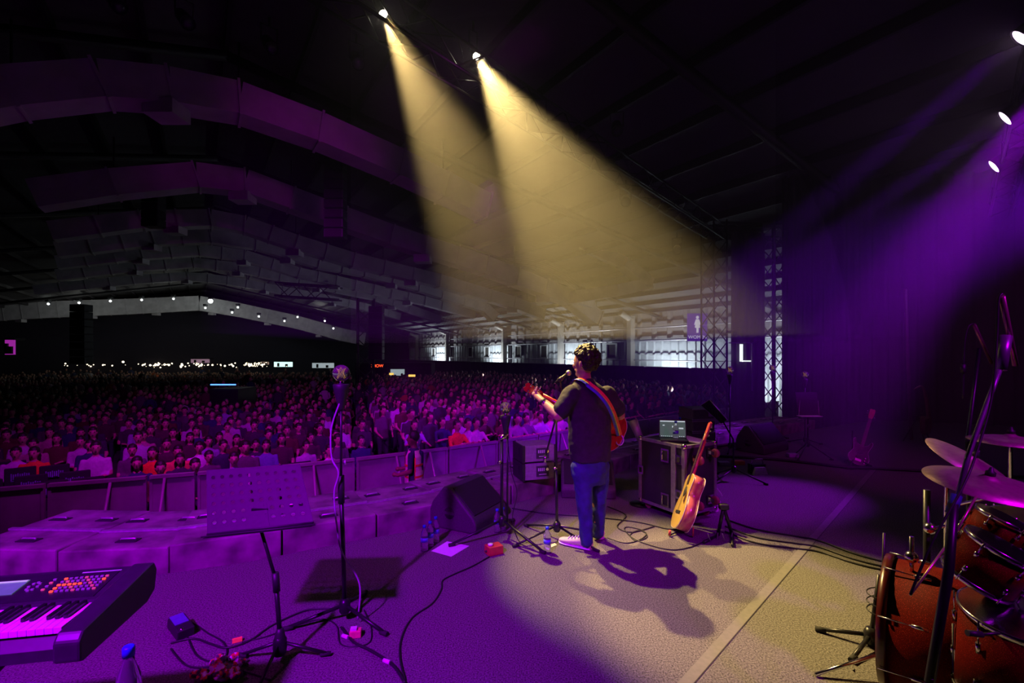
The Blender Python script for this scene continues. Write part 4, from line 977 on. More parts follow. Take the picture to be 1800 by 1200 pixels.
t = thing('drum_throne', 'dark drum seat half out of the picture at the lower right', 'stool', Vector((1.66, 1.5, 0)))
MB().mat(mat('throne_seat', (.05, .04, .05), .5)).lathe([(0, .50), (.14, .50), (.16, .47), (.16, .43), (0, .42)], seg=24).build('seat', parent=t)
MB().mat(CHROME).tube([(0, 0, .43), (0, 0, .1)], .013, 8).build('post', parent=t)
for a in (0, 120, 240): MB().mat(CHROME).tube([(0, 0, .2), (.22 * math.cos(R(a)), .22 * math.sin(R(a)), .01)], .009, 6).build('leg', parent=t)
# ================================================================== keyboard
ka = R(11); kb = thing('stage_keyboard', 'long black synthesizer keyboard on a stand at the lower left', 'keyboard', Vector((-1.315, 1.50, .0)), ka)
KL = 1.25; Hh = .80
KBM = mat('synth_body', (.035, .033, .04), .4, .1)
bd = MB().mat(KBM)
bd.prism([(0, Hh - .09), (.0, Hh - .055), (.03, Hh - .03), (.19, Hh - .03), (.20, Hh + .0), (.40, Hh + .028), (.405, Hh - .07), (.35, Hh - .09)], -KL, -.085, 'x')
bd.build('body', parent=kb)
MB().mat(KBM).prism([(-.02, Hh - .09), (-.02, Hh - .03), (.0, Hh - .005), (.19, Hh + .012), (.41, Hh + .034), (.43, Hh + .0), (.415, Hh - .075), (.36, Hh - .10), (.0, Hh - .10)], -.085, -.01, 'x').build('end_cheek', parent=kb, bevel=.008)
WK = mat('white_key', (.85, .84, .86), .3, 0, .02); BK = mat('black_key', (.012, .012, .014), .25)
nk = 42
for i in range(nk):
    x1 = -.088 - i * .0235; MB().mat(WK).box((x1 - .01175, .105, Hh - .012), (.0226, .155, .02)).build('white_key', parent=kb, bevel=.0015)
for i in range(nk - 1):
    if (i % 7) in (1, 2, 3, 5, 6): 
        x1 = -.088 - i * .0235; MB().mat(BK).box((x1 , .130, Hh + .003), (.0125, .098, .016)).build('black_key', parent=kb, bevel=.002)
pan = MB().mat(mat('synth_panel', (.02, .019, .024), .35)); sl = math.atan2(.028, .20); rx = Matrix.Rotation(sl, 3, 'X')
def kp(x, y): return Vector((x, y, Hh + .0 + (y - .20) * .14 + .002))
pan.box(kp(-.66, .30) - Vector((0, 0, .001)), (1.1, .17, .003), rx); pan.build('control_panel', parent=kb)
scr = MB().mat(mat('synth_screen', (.1, .15, .18), .3, emit=(.11, .20, .24), es=.3)).box(kp(-.47, .305) + Vector((0, 0, .002)), (.17, .085, .003), rx).build('screen', parent=kb)
st_ = MB().mat(mat('screen_bar', (.3, .4, .3), emit=(.4, .5, .35), es=.6)).box(kp(-.47, .338) + Vector((0, 0, .005)), (.165, .010, .001), rx)
for i in range(4): st_.box(kp(-.53 + i * .02, .275) + Vector((0, 0, .004)), (.012, .008, .001), rx)
st_.build('screen_menu', parent=scr)
BT = mat('button_grey', (.25, .22, .3), .5, emit=(.3, .05, .4), es=.12); BR = mat('button_lit', (.8, .1, .03), emit=(1, .07, .02), es=1.3); BD = mat('button_dim', (.4, .1, .15), emit=(.7, .05, .12), es=.5)
for r_ in range(5):
    for c_ in range(9):
        x = -.265 + c_ * .0165; y = .335 - r_ * .019
        lit = (r_ == 2 and c_ < 5) or (r_ in (3, 4) and c_ == 0) or (r_ == 0 and c_ in (0,)) or (r_ == 1 and c_ == 8)
        MB().mat(BR if lit else (BD if (r_ * 3 + c_) % 4 == 0 else BT)).box(kp(x, y) + Vector((0, 0, .003)), (.010, .006, .005), rx).build('button', parent=kb)
for c_ in range(4): MB().mat(BD if c_ % 2 else BT).box(kp(-.30, .335 - c_ * .02) + Vector((0, 0, .003)), (.010, .006, .005), rx).build('button', parent=kb)
for i in range(8): MB().mat(BT).box(kp(-.345 - .014 * math.cos(i * .8), .30 + .024 * math.sin(i * .8)) + Vector((0, 0, .003)), (.009, .006, .005), rx).build('button', parent=kb)
MB().mat(mat('brand_line', (.35, .2, .45), .5, emit=(.4, .1, .5), es=.2)).box(kp(-.17, .372) + Vector((0, 0, .001)), (.13, .006, .001), rx).build('lettering_strip', parent=kb)
t = thing('keyboard_stand', 'black folding stand under the synthesizer keyboard', 'stand', kb.location, ka)
for x0, x1 in ((-.95, -.30), (-.30, -.95)): MB().mat(BLACK).box(((x0 + x1) / 2, .16 + (.025 if x0 < x1 else -.025), Hh / 2 - .05), (.04, .03, 1.0), Matrix.Rotation(math.atan2(x1 - x0, Hh - .12), 3, 'Y')).build('crossed_leg', parent=t)
for x in (-.95, -.30): 
    MB().mat(BLACK).box((x, .18, Hh - .112), (.035, .42, .02)).build('support_arm', parent=t); MB().mat(BLACK).box((x, .18, .018), (.035, .42, .03)).build('foot_bar', parent=t)
# ================================================================== bottles
def bottle(label, loc, h=.21, r=.031, group=None, s=1.0):
    t = thing('water_bottle', label, 'bottle', loc, 0, group); k = h / .21
    MB().mat(CLEAR).lathe([(r * .8, 0), (r, .006), (r, .03 * k), (r * .93, .036 * k), (r, .042 * k), (r, .07 * k), (r * .95, .10 * k), (r, .13 * k), (r * .9, .155 * k), (r * .45, .185 * k), (r * .42, .2 * k)], seg=18).build('bottle_body', parent=t)
    MB().mat(BLUE).lathe([(r * .5, .196 * k), (r * .5, .214 * k), (r * .4, .217 * k), (0, .217 * k)], seg=14).build('cap', parent=t)
    MB().mat(LABELM).lathe([(r * 1.01, .08 * k), (r * 1.01, .115 * k)], seg=18).build('label_band', parent=t); return t
bottle('left water bottle of three beside the big wedge monitor', G(746, 968)); bottle('middle water bottle of three beside the wedge monitor', G(756, 960)); bottle('right water bottle of three beside the wedge monitor', G(766, 953), .22)
bottle('water bottle standing alone on the lit floor left of the singer\'s feet', G(962, 971))
bottle('left water bottle behind the bulb stand', G(874, 935)); bottle('right water bottle behind the bulb stand poles', G(884, 932))
# ================================================================== stage boxes and papers
o = MB().mat(PAPER).prism([(0, 0), (.21, 0), (.21, .297), (0, .297)], 0, .0015, 'z')
q = [G(758, 968, .002), G(793, 978, .002), G(825, 959, .002), G(786, 951, .002)]
b = MB().mat(PAPER); b.quad(*[p - q[0] for p in q]); o = b.build('setlist_sheet'); o.location = q[0]; o.modifiers.new('s', 'SOLIDIFY').thickness = .001; tag(o, 'white set list sheet lying on the floor by the three bottles', 'paper')
b = MB().mat(PAPER); q = [G(988, 943, .002) , G(991, 951, .002), G(1006, 947, .002), G(995, 941, .002)]
b.quad(*[p - q[0] for p in (G(973, 952, .002), G(977, 955, .002), G(994, 948, .002), G(990, 945, .002))]); 
o = b.build('tape_strip'); o.location = q[0] - (G(988, 943) - G(973, 952)); o.modifiers.new('s', 'SOLIDIFY').thickness = .001; tag(o, 'short white tape strip on the floor before the singer\'s shoe', 'tape')
c = G(868, 972); t = thing('effects_pedal', 'small red metal box with a white knob by the bulb stand foot', 'pedal', c, R(28))
MB().mat(mat('red_paint', (.45, .03, .04), .4)).box((0, 0, .035), (.13, .10, .07)).build('box', parent=t, bevel=.005); MB().mat(WHITE).lathe([(.022, .07), (.022, .085), (0, .087)], (-.03, -.0, 0), seg=16).build('knob', parent=t)
MB().mat(CABLE).tube([(-.08, 0, .03), (-.05, 0, .03)], .008, 8).build('plug', parent=t)
c = G(625, 1118); t = thing('effects_pedal', 'red and white small box at the foot of the tall lamp stand', 'pedal', c, R(12))
MB().mat(mat('pink_box', (.75, .12, .2), .5)).box((0, 0, .02), (.065, .05, .04)).build('box', parent=t, bevel=.004); MB().mat(WHITE).box((-.01, 0, .045), (.035, .03, .015)).build('switch', parent=t)
c = G(318, 1112); t = thing('effects_pedal', 'black foot pedal with a bluish top on the floor right of the keyboard', 'pedal', c, R(-38))
MB().mat(BLKP).box((0, 0, .035), (.17, .09, .06), Matrix.Rotation(R(8), 3, 'Y')).build('base', parent=t, bevel=.006); MB().mat(mat('pedal_blue', (.10, .12, .35), .4)).box((-.03, 0, .07), (.10, .07, .008), Matrix.Rotation(R(8), 3, 'Y')).build('treadle', parent=t); MB().mat(CHROME).ball((.075, -.02, .055), .012, 10).build('knob', parent=t)
# colourful pedal cluster at the bottom
t = thing('glitter_bag', 'shiny crumpled bag with red and white patches at the bottom edge', 'bag', G(388, 1190), R(10))
b = MB(); r2 = random.Random(5)
for k in range(36): b.ball((r2.gauss(0, .045), r2.gauss(-.02, .04), .03 + abs(r2.gauss(0, .02))), r2.uniform(.02, .038), 8, (1, .8, .6))
me = remeshed(b, .006, 1, disp=(.025, .02)); me.materials.clear(); PATCH = [mat('patch_white', (.8, .75, .85), .3), mat('patch_red', (.7, .04, .05), .3), mat('patch_dark', (.06, .03, .06), .4)]
for m in PATCH: me.materials.append(m)
for p in me.polygons:
    v = noise.noise(p.center * 38); p.material_index = 0 if v > .12 else 1 if v > -.12 else 2
link('wrinkled_foil', me, t)
bottle('tall clear water bottle under the keyboard\'s right corner', Vector((-1.02, 1.32, .0)) , .27, .030).location = Vector(((226 - CX) / F * 1.32 * 1.0, 1.32, .575))
# small dark crate that carries the keyboard bottle
t = thing('side_crate', 'dark low crate under the keyboard corner carrying the clear bottle', 'crate', Vector(((226 - CX) / F * 1.32, 1.32, 0)), R(8))
MB().mat(BLKP).box((0, 0, .2875), (.2, .2, .575)).build('body', parent=t, bevel=.01)
# ================================================================== wedge monitors
WPAINT = mat('monitor_paint', (.05, .045, .05), .55, 0, .2, 60, .2); GRIL = mat('monitor_grille', (.02, .018, .02), .7, .2, .3, 400)
def wedge(label, loc, yaw, w_=.58, h=.40, d=.50, sc=1):
    t = thing('wedge_monitor', label, 'speaker', loc, yaw); prof = [(-d / 2, 0), (-d / 2, .10), (-d / 2 + .03, .15), (.02, h - .01), (.10, h), (d / 2 - .03, h * .62), (d / 2, h * .42), (d / 2, 0)]
    MB().mat(WPAINT).prism([(y, z) for y, z in prof], -w_ / 2, w_ / 2, 'x').build('cabinet', parent=t, bevel=.018)
    n = Vector((0, -(h - .16), (d / 2 - .01))).normalized(); a, b_ = Vector((0, -d / 2 + .035, .155)), Vector((0, .02, h - .012))
    ang = math.atan2(b_.z - a.z, b_.y - a.y); c = (a + b_) / 2
    MB().mat(GRIL).box(c + n * .004, (w_ - .07, (b_ - a).length - .01, .014), Matrix.Rotation(ang, 3, 'X')).build('grille', parent=t, bevel=.004)
    for s in (-1, 1):
        hd = MB().mat(HOLE).lathe([(0, 0), (.055, 0), (.055, .004), (0, .004)], (s * (w_ / 2 - .001), .03, .16), (s, 0, 0), 20).build('side_handle', parent=t); hd.scale = (1, 1, 1)
        MB().mat(WPAINT).box((s * (w_ / 2 + .003), .03, .16), (.006, .11, .025)).build('handle_grip', parent=t)
    return t
wedge('big wedge monitor beside the three water bottles', Vector((-.42, 4.78, 0)), R(62), .60, .40, .52)
wedge('wedge monitor behind the singer\'s legs', P(1032, 878, 5.75) * 1.0 + Vector((0, 0, -0.0)), R(-5), .62, .38, .5)
bpy.data.objects['wedge_monitor.001'].location.z = 0
wedge('dark wedge monitor in the gloom right of the flight case', Vector((P(1340, 790, 8.3).x, 8.3, 0)), R(35), .8, .45, .5)
# ================================================================== amplifier racks on the subs
n0 = P(920, 848, 5.45); 
for i in range(2):
    t = thing('power_rack', ('upper' if i else 'lower') + ' grey amplifier rack of the two stacked on the subwoofers', 'amplifier rack', Vector((n0.x, n0.y, .215 + i * .205)), R(18))
    MB().mat(mat('rack_grey', (.30, .27, .30), .6, .1)).box((.19, .17, .0975), (.38, .34, .185)).build('case', parent=t, bevel=.006)
    MB().mat(BLKP).box((-.006, .17, .0975), (.014, .345, .195)).box((.0, -.006, .0975), (.03, .014, .195)).build('corner_band', parent=t); MB().mat(BLKP).box((.383, -.0, .0975), (.018, .02, .19)).build('corner_band', parent=t)
    MB().mat(BLKP).box((-.016, .2, .10), (.006, .18, .10)).build('side_cover', parent=t)
    pn = MB().mat(mat('panel_dark', (.05, .04, .06), .5)).box((.23, -.004, .1), (.15, .01, .12)).build('connector_panel', parent=t)
    MB().mat(CHROME).lathe([(.018, 0), (.022, .006), (.016, .01)], (.285, -.01, .12), (0, -1, 0), 16).build('socket', parent=pn)
    mk = MB().mat(WHITE)
    for k in range(4): mk.box((.18 + k * .022, -.011, .12), (.012, .003, .035))
    mk.box((.23, -.011, .065), (.09, .003, .008)); mk.build('printed_mark', parent=pn)
# ================================================================== flight case with laptop
fc = G(1203, 921); ang = R(30)
t = thing('flight_case', 'large black flight case with metal edges, standing on end right of the singer', 'flight case', Vector((fc.x, fc.y, 0)), ang)
CW, CD, CH = .47, .60, .755      # local: x right face length, y left face length, origin at near corner
LAM = mat('case_laminate', (.035, .028, .04), .45, 0, .25, 5); ALU = mat('case_edge', (.5, .47, .5), .35, .7)
z0 = .075
MB().mat(LAM).box((CW / 2, CD / 2, z0 + (CH - z0) / 2), (CW - .01, CD - .01, CH - z0 - .01)).build('body', parent=t)
ed = MB().mat(ALU)
for x in (0, CW):
    for y in (0, CD): ed.box((x + (.012 if x == 0 else -.012), y + (.012 if y == 0 else -.012), (CH + z0) / 2), (.034, .034, CH - z0))
for z in (z0 + .012, CH - .012):
    for y in (0, CD): ed.box((CW / 2, y + (.012 if y == 0 else -.012), z), (CW, .030, .030))
    for x in (0, CW): ed.box((x + (.012 if x == 0 else -.012), CD / 2, z), (.030, CD, .030))
ed.box((-.004, .13, (CH + z0) / 2), (.014, .055, CH - z0)); ed.build('metal_edging', parent=t)
for x in (0, CW):
    for y in (0, CD):
        for z in (z0, CH): MB().mat(CHROME).ball((x + (.012 if x == 0 else -.012), y + (.012 if y == 0 else -.012), z + (.008 if z == z0 else -.008)), .030, 10).build('ball_corner', parent=t)
for y, z in ((.235, CH - .13), (.235, z0 + .10)):
    hp = MB().mat(CHROME).box((-.008, y, z), (.012, .10, .135)).build('handle_plate', parent=t); MB().mat(HOLE).box((-.015, y, z), (.004, .07, .10)).build('recess', parent=hp)
    MB().mat(CHROME).tube([(-.02, y + .02, z - .04), (-.03, y + .02, z - .035), (-.03, y + .02, z + .035), (-.02, y + .02, z + .04)], .007, 6).build('handle', parent=hp)
for y, z in ((.06, CH - .14), (.565, (CH + z0) / 2), (.06, z0 + .2)):
    hp = MB().mat(CHROME).box((-.012, y, z), (.012, .07, .09)).build('butterfly_latch', parent=t); MB().mat(HOLE).box((-.019, y, z), (.003, .035, .05)).build('recess', parent=hp)
WH = mat('caster_tyre', (.30, .05, .09), .5)
for y_, z in ((.13, CH - .14), (.36, CH - .09), (.13, z0 + .10), (.36, z0 + .12)):
    cst = MB().mat(CHROME).box((y_, -.02, z), (.085, .012, .09)).build('caster_plate', parent=t)
    MB().mat(WH).lathe([(.018, -.016), (.042, -.016), (.046, 0), (.042, .016), (.018, .016)], (y_, -.075, z), (0, 0.25, .1) if False else (1, 0, .0), 20).build('wheel', parent=cst)
    MB().mat(CHROME).box((y_ - .022, -.05, z), (.004, .06, .035)).box((y_ + .022, -.05, z), (.004, .06, .035)).build('fork', parent=cst)
for x, y in ((.07, .07), (CW - .07, .07), (.07, CD - .07), (CW - .07, CD - .07)): MB().mat(WH).lathe([(.036, -.014), (.038, 0), (.036, .014)], (x, y, .038), (1, .3, 0), 16).build('caster', parent=t); 
CMX = Matrix.Translation(t.location) @ Matrix.Rotation(ang, 4, 'Z')
def on_case(x, y): return CMX @ Vector((x, y, CH + .004))
lc = P(1183, 766, 5.05); lc.z = CH + .004
t = thing('laptop', 'open laptop with a lit dark editing screen on the flight case', 'laptop', lc, R(-12))
MB().mat(BLKP).box((0, -.06, .008), (.27, .18, .014)).build('keyboard_base', parent=t)
sr = Matrix.Rotation(R(-12), 3, 'X'); so = MB().mat(BLKP).box((0, .045, .105), (.275, .010, .19), sr).build('lid', parent=t)
MB().mat(mat('laptop_screen', (.05, .06, .06), .3, emit=(.10, .15, .14), es=.55)).box((0, .038, .105), (.258, .003, .172), sr).build('screen', parent=so)
wd = MB().mat(mat('screen_windows', (.5, .6, .6), .4, emit=(.55, .72, .72), es=.7))
wd.box((0, .052, .181), (.25, .002, .012), sr); wd.box((.02, .037, .127), (.05, .002, .018), sr).box((.085, .034, .112), (.045, .002, .014), sr).box((-.09, .041, .14), (.02, .002, .01), sr)
for k in range(12): wd.box((-.11 + k * .02, .021, .03), (.010, .002, .006), sr)
wd.build('screen_windows', parent=so)
bottle('water bottle standing before the laptop on the flight case', (on_case(.13, .22).x, on_case(.13, .22).y, CH + .004), .2, .028)
bottle('water bottle beside the laptop\'s right side', P(1217, 766, 5.3) * Vector((1, 1, 0)).length * 0 + Vector((P(1217, 766, 5.28).x, 5.28, CH)), .2, .028) if False else None
for i, (x, y, a) in enumerate(((.30, .17, .3), (.36, .27, -.2))):
    p = on_case(x, y); o = MB().mat(PAPER).box((0, 0, .001), (.21, .24, .0015), Matrix.Rotation(ang + a, 3, 'Z')).build('note_sheet'); o.location = (p.x, p.y, CH + .004 + i * .003)
    tag(o, ('lower white sheet lying on the flight case top', 'upper white sheet overlapping on the flight case top')[i], 'paper')
# dark metallic tube lamp beside the case
p0, p1 = P(1112, 738, 5.35), P(1127, 772, 5.30)
t = thing('tube_lamp', 'slanted grey cylindrical lamp rising left of the flight case top', 'lamp', Vector((p1.x, p1.y, 0)))
MB().mat(mat('lamp_can', (.30, .26, .36), .4, .4)).tube([p0 - t.location, p1 - t.location + Vector((0, 0, -.02))], [.052, .036], 20).build('can', parent=t)
MB().mat(BLACK).tube([p1 - t.location, (0, 0.02, .02)], .012, 8).lathe([(.12, 0), (.12, .015), (0, .02)], seg=20).build('stand', parent=t)
# rack cases behind
rc = Vector((P(1224, 760, 7.2).x, 7.2, 0)); hts = [.52, .17, .17]; zz = 0
for i, h_ in enumerate(hts):
    t = thing('rack_case', ('tall dark rack case behind the flight case, bottom of the pile', 'middle purple-lit case of the pile behind the laptop', 'topmost case of the pile behind the laptop')[i], 'rack case', (rc.x, rc.y, zz), R(12))
    MB().mat(mat('rack_grey2', (.14, .11, .14), .6)).box((0, 0, h_ / 2), (.38 - .03 * (i > 0), .38, h_ - .008)).build('body', parent=t, bevel=.006); MB().mat(ALU).box((0, -.19, h_ - .012), (.37, .012, .016)).box((0, -.19, .012), (.37, .012, .016)).build('edging', parent=t)
    MB().mat(CHROME).box((.1, -.195, h_ / 2), (.07, .01, .07)).build('latch', parent=t); zz += h_
bt = bottle('water bottle standing behind the laptop\'s right edge', Vector((on_case(.40, .40).x, on_case(.40, .40).y, CH + .004)), .2, .028)
# power plug adapter hanging by the guitar stand
t = thing('power_adapter', 'white power adapter block with glowing orange light and looping white cable', 'adapter', G(1258, 899), R(35))
MB().mat(WHITE).box((0, 0, .10), (.085, .06, .07), Matrix.Rotation(R(35), 3, 'Y')).box((0, 0, .04), (.05, .04, .08)).build('block', parent=t, bevel=.006)
MB().mat(mat('orange_led', (1, .3, .05), emit=(1, .3, .05), es=4)).box((.02, -.02, .065), (.03, .02, .008)).build('indicator', parent=t)
MB().mat(WHITE).tube(smooth_path([(0, 0, .13), (-.04, .1, .35), (-.0, .2, .58), (.1, .28, .5), (.15, .3, .2), (.22, .2, .08), (.2, .05, .12), (.1, .12, .3), (.02, .2, .6), (-.06, .24, .70)], 6), .003, 6).build('cable', parent=t)
# ================================================================== guitars
def guitar(name, label, M4, top_m, side_m, neck_m, electric=False, sc=1.0, cutaway=False):
    # local: Z from the tail up to the head, X across, front face towards -Y
    t = bpy.data.objects.new(name, None); COL.objects.link(t); t.matrix_world = M4; tag(t, label, 'guitar')
    if not electric:
        half = [(0, 0), (.09, .008), (.155, .05), (.195, .13), (.185, .21), (.145, .28), (.125, .33), (.135, .40), (.14, .44), (.11, .485), (.04, .505)]
        T, Lb = .10, .505
    else:
        half = [(0, 0), (.07, .01), (.13, .05), (.155, .12), (.13, .20), (.11, .26), (.125, .33), (.145, .42), (.12, .45), (.09, .38), (.04, .35)]
        T, Lb = .042, .38
    hs = smooth_path([Vector((x, 0, z)) for x, z in half], 4); rt = [(p.x, p.z) for p in hs]; lf = [(-x, z) for x, z in rt[::-1][:-1]]
    if cutaway: rt = [(x if z < .40 else min(x, max(.035, .135 - (z - .38) * 1.6)), z) for x, z in rt]
    out = [q for q in rt + lf]; n = len(out)
    b = MB().mat(side_m); A = [b.bm.verts.new((x * sc, -T / 2 * sc, z * sc)) for x, z in out]; B = [b.bm.verts.new((x * sc, T / 2 * sc, z * sc)) for x, z in out]
    b._f(B)
    for i in range(n): b._f([A[i], A[(i + 1) % n], B[(i + 1) % n], B[i]], True)
    b.mat(side_m)._f(A[::-1]); b.build('body', parent=t)
    b = MB().mat(top_m); b.prism([(x * .975 * sc, (z * .985 + .004) * sc) for x, z in out], (-T / 2 - .004) * sc, (-T / 2) * sc, 'y'); b.build('soundboard', parent=t)
    q = MB().mat(PAPER if electric else mat('binding', (.75, .6, .45), .4)); pts = [Vector((x * sc, -T / 2 * sc, z * sc)) for x, z in out]; q.tube(pts + [pts[0]], .003 * sc, 5).tube([p + Vector((0, T * sc, 0)) for p in pts + [pts[0]]], .003 * sc, 5).build('binding', parent=t)
    yt = (-T / 2 - .006) * sc
    if not electric:
        MB().mat(HOLE).lathe([(0, 0), (.048 * sc, 0), (.048 * sc, .001), (0, .0012)], (0, yt + .002 * sc, .335 * sc), (0, -1, 0), 24).build('sound_hole', parent=t)
        MB().mat(BLKP).box((0, yt, .145 * sc), (.15 * sc, .01 * sc, .025 * sc)).build('bridge', parent=t)
        MB().mat(mat('pickguard', (.06, .02, .02), .2)).prism([(.045 * sc, .25 * sc), (.11 * sc, .22 * sc), (.10 * sc, .30 * sc), (.055 * sc, .34 * sc)], yt, yt + .003, 'y').build('pickguard', parent=t)
    else:
        MB().mat(CHROME).box((0, yt, .08 * sc), (.09 * sc, .012, .04 * sc)).build('bridge', parent=t)
        for z in (.14, .22): MB().mat(BLKP).box((0, yt, z * sc), (.085 * sc, .012, .03 * sc)).build('pickup', parent=t)
        for k in range(3): MB().mat(CHROME).lathe([(.009, 0), (.009, .014)], (.09 * sc, yt, (.05 + k * .045) * sc), (0, -1, 0), 12).build('knob', parent=t)
    nl = .86 if electric else .83
    b = MB().mat(neck_m); secs = []
    for z in (Lb - .06, Lb, nl): secs.append(((0, (-T / 2 + .008) * sc, z * sc), (.028 - .005 * (z - .4) / .4) * sc, .018 * sc, (1, 0, 0), (0, 1, 0)))
    b.loft(secs, 12); b.build('neck', parent=t)
    MB().mat(mat('fretboard', (.05, .02, .015), .4)).box((0, yt, (nl + Lb - .1) / 2 * sc), (.05 * sc, .008 * sc, (nl - Lb + .1) * sc)).build('fretboard', parent=t)
    fr = MB().mat(CHROME)
    for k in range(14): fr.box((0, yt - .004 * sc, (nl - (nl - Lb + .06) * (1 - .92 ** k) / (1 - .92 ** 14)) * sc), (.05 * sc, .002, .0018))
    fr.build('frets', parent=t)
    b = MB().mat(neck_m).prism([(x * sc, z * sc) for x, z in ((-.024, nl), (-.036, nl + .04), (-.042, nl + .17), (-.02, nl + .185), (0, nl + .175), (.02, nl + .185), (.042, nl + .17), (.036, nl + .04), (.024, nl))], (-T / 2 - .004) * sc, (-T / 2 + .012) * sc, 'y'); b.build('headstock', parent=t)
    for s in (-1, 1):
        for k in range(3):
            z = (nl + .05 + k * .042) * sc
            pg = MB().mat(CHROME).tube([(s * .036 * sc, (-T / 2 + .016) * sc, z), (s * .055 * sc, (-T / 2 + .016) * sc, z)], .004, 6).ball((s * .062 * sc, (-T / 2 + .016) * sc, z), .009 * sc, 8, (1, .5, 1)).lathe([(.008, 0), (.009, .008), (0, .009)], (s * .024 * sc, (-T / 2 + .012) * sc, z), (0, 1, 0), 10).build('tuning_peg', parent=t)
    for k in range(6):
        x = (-.018 + k * .0072) * sc; MB().mat(STEEL).tube([(x * 1.3, yt - .006, .145 * sc), (x, yt - .006, nl * sc), (x * .9, yt + .004, (nl + .1) * sc)], .0006, 4).build('string', parent=t)
    return t
def frame(origin, zdir, front):      # front = direction the soundboard faces
    z = Vector(zdir).normalized(); y = -Vector(front); y = (y - z * y.dot(z)).normalized(); x = y.cross(z)
    M = Matrix((x, y, z)).transposed().to_4x4(); M.translation = Vector(origin); return M
SPR = mat('spruce_top', (.45, .29, .08), .3, 0, .12, 14, stretch=(6, 6, 1), coat=.4); MAHO = mat('mahogany_side', (.45, .10, .10), .25, 0, .2, 14, coat=.6); NEKM = mat('neck_wood', (.45, .06, .05), .35)
a, b_ = P(1193, 931, 4.42), P(1258, 744, 4.62)
guitar('acoustic_guitar', 'acoustic guitar with yellow top leaning against the flight case', frame(a, b_ - a, (-.98, .14, .12)), SPR, MAHO, NEKM, sc=1.03)
t = thing('guitar_rest', 'small dark stand holding the leaning acoustic guitar', 'guitar stand', (a.x, a.y, 0))
MB().mat(BLACK).tube([(-.1, -.05, .012), (.0, .02, .03), (.1, -.08, .012)], .009, 6).tube([(0, .02, .03), (.10, .16, .012)], .009, 6).build('base', parent=t)
MB().mat(mat('red_pad', (.5, .08, .05), .7)).tube([(-.1, -.05, .012), (-.1, -.06, .06)], .012, 8).tube([(.1, -.08, .012), (.1, -.09, .10)], .006, 8).build('pads', parent=t)
a, b_ = P(1505, 816, 7.15), P(1535, 716, 7.35)
guitar('bass_guitar', 'dark bass guitar with red-lit neck on a stand near the stage back', frame(a, b_ - a, (-.35, -.9, .2)), mat('bass_black', (.03, .02, .025), .2), mat('bass_black', (.03, .02, .025)), NEKM, electric=True, sc=.86)
t = thing('guitar_rest', 'dark stand under the bass guitar near the stage back', 'guitar stand', (a.x, a.y, 0))
MB().mat(BLACK).tube([(-.16, -.1, .012), (0, .05, .1), (.16, -.1, .012)], .012, 6).tube([(0, .05, .1), (0, .25, .012)], .012, 6).tube([(0, .08, .05), (.03, .12, .5)], .01, 6).build('frame', parent=t)
# empty A-frame guitar stand
g0 = G(1268, 952); t = thing('guitar_stand', 'empty black A-frame guitar stand on the lit floor edge right of the acoustic guitar', 'guitar stand', g0)
LL = lambda px, py, z: P(px, py, z) - t.location
zt = g0.y + .1; top = LL(1272, 890, zt)
for (px, py), nm in (((1237, 956), 0), ((1288, 962), 1)):
    f = G(px, py) - g0 + Vector((0, 0, .015)); kn = top.lerp(f + Vector((.02, .1, 0)), .75)
    MB().mat(BLACK).tube([top, top.lerp(LL(1262 if nm == 0 else 1287, 940, zt + .05), 1.0)], .016, 8).build('leg', parent=t)
    ft_ = LL(1262 if nm == 0 else 1287, 940, zt + .05)
    MB().mat(BLACK).tube([ft_, Vector((f.x, f.y, .016))], .014, 8).build('foot', parent=t)
    h0 = LL(1262 if nm == 0 else 1287, 940, zt) ; s = -1
    MB().mat(STEEL).tube(smooth_path([h0 + Vector((0, 0, .02)), h0 + Vector((-.04, -.06, -.03)), h0 + Vector((-.10, -.09, -.02)), h0 + Vector((-.13, -.09, .05))], 5), .006, 6).build('cradle_arm', parent=t)
MB().mat(BLKP).box(top, (.08, .06, .05)).build('hinge', parent=t, bevel=.01)
# floor lamp, pedals and oddments at the back right
t = thing('floor_lamp', 'small floodlight with a pale lens lying on the violet floor', 'lamp', G(1336, 834), R(10))
MB().mat(WHITE).prism([(-.11, 0), (.11, 0), (.07, .10), (-.07, .10)], -.02, .02, 'y').build('lens', parent=t); MB().mat(BLKP).box((0, .07, .07), (.2, .1, .13)).build('housing', parent=t); MB().mat(CHROME).tube([(-.1, .06, .08), (-.08, .06, .2), (.08, .06, .2), (.1, .06, .08)], .01, 6).build('yoke', parent=t)
for px, py, lab in ((1393, 803, 'row of small pedals on the floor below the tablet stand'), (1272, 818, 'pale small box on the floor behind the flight case'), (1298, 816, 'orange-lit small box on the floor behind the flight case')):
    o = MB().mat(mat('pedal_grey', (.3, .3, .4), .5) if px != 1298 else mat('pedal_orange', (.7, .2, .1), .5)).box((0, 0, .03), (.16, .1, .06)).build('floor_box', bevel=.01); o.location = G(px, py); tag(o, lab, 'pedal')
t = thing('saxophone_stand', 'dim curved brass instrument on a stand before the back drapes', 'saxophone', Vector((P(1622, 760, 8.9).x, 8.9, 0)))
MB().mat(mat('brass_dim', (.35, .2, .12), .4, .8)).tube(smooth_path([(-.16, 0, 1.0), (-.02, 0, 1.05), (.06, 0, .85), (.12, 0, .4), (.08, 0, .22), (-.02, -.05, .25), (-.05, -.1, .5)], 6), [.012 + .0016 * k for k in range(37)], 10).build('horn', parent=t); MB().mat(BLACK).tube([(0, .1, .5), (.2, .2, .01)], .01, 6).tube([(0, .1, .5), (-.2, .2, .01)], .01, 6).tube([(0.1, .02, .4), (0, .1, .5), (0, -.2, .01)], .01, 6).build('stand', parent=t)
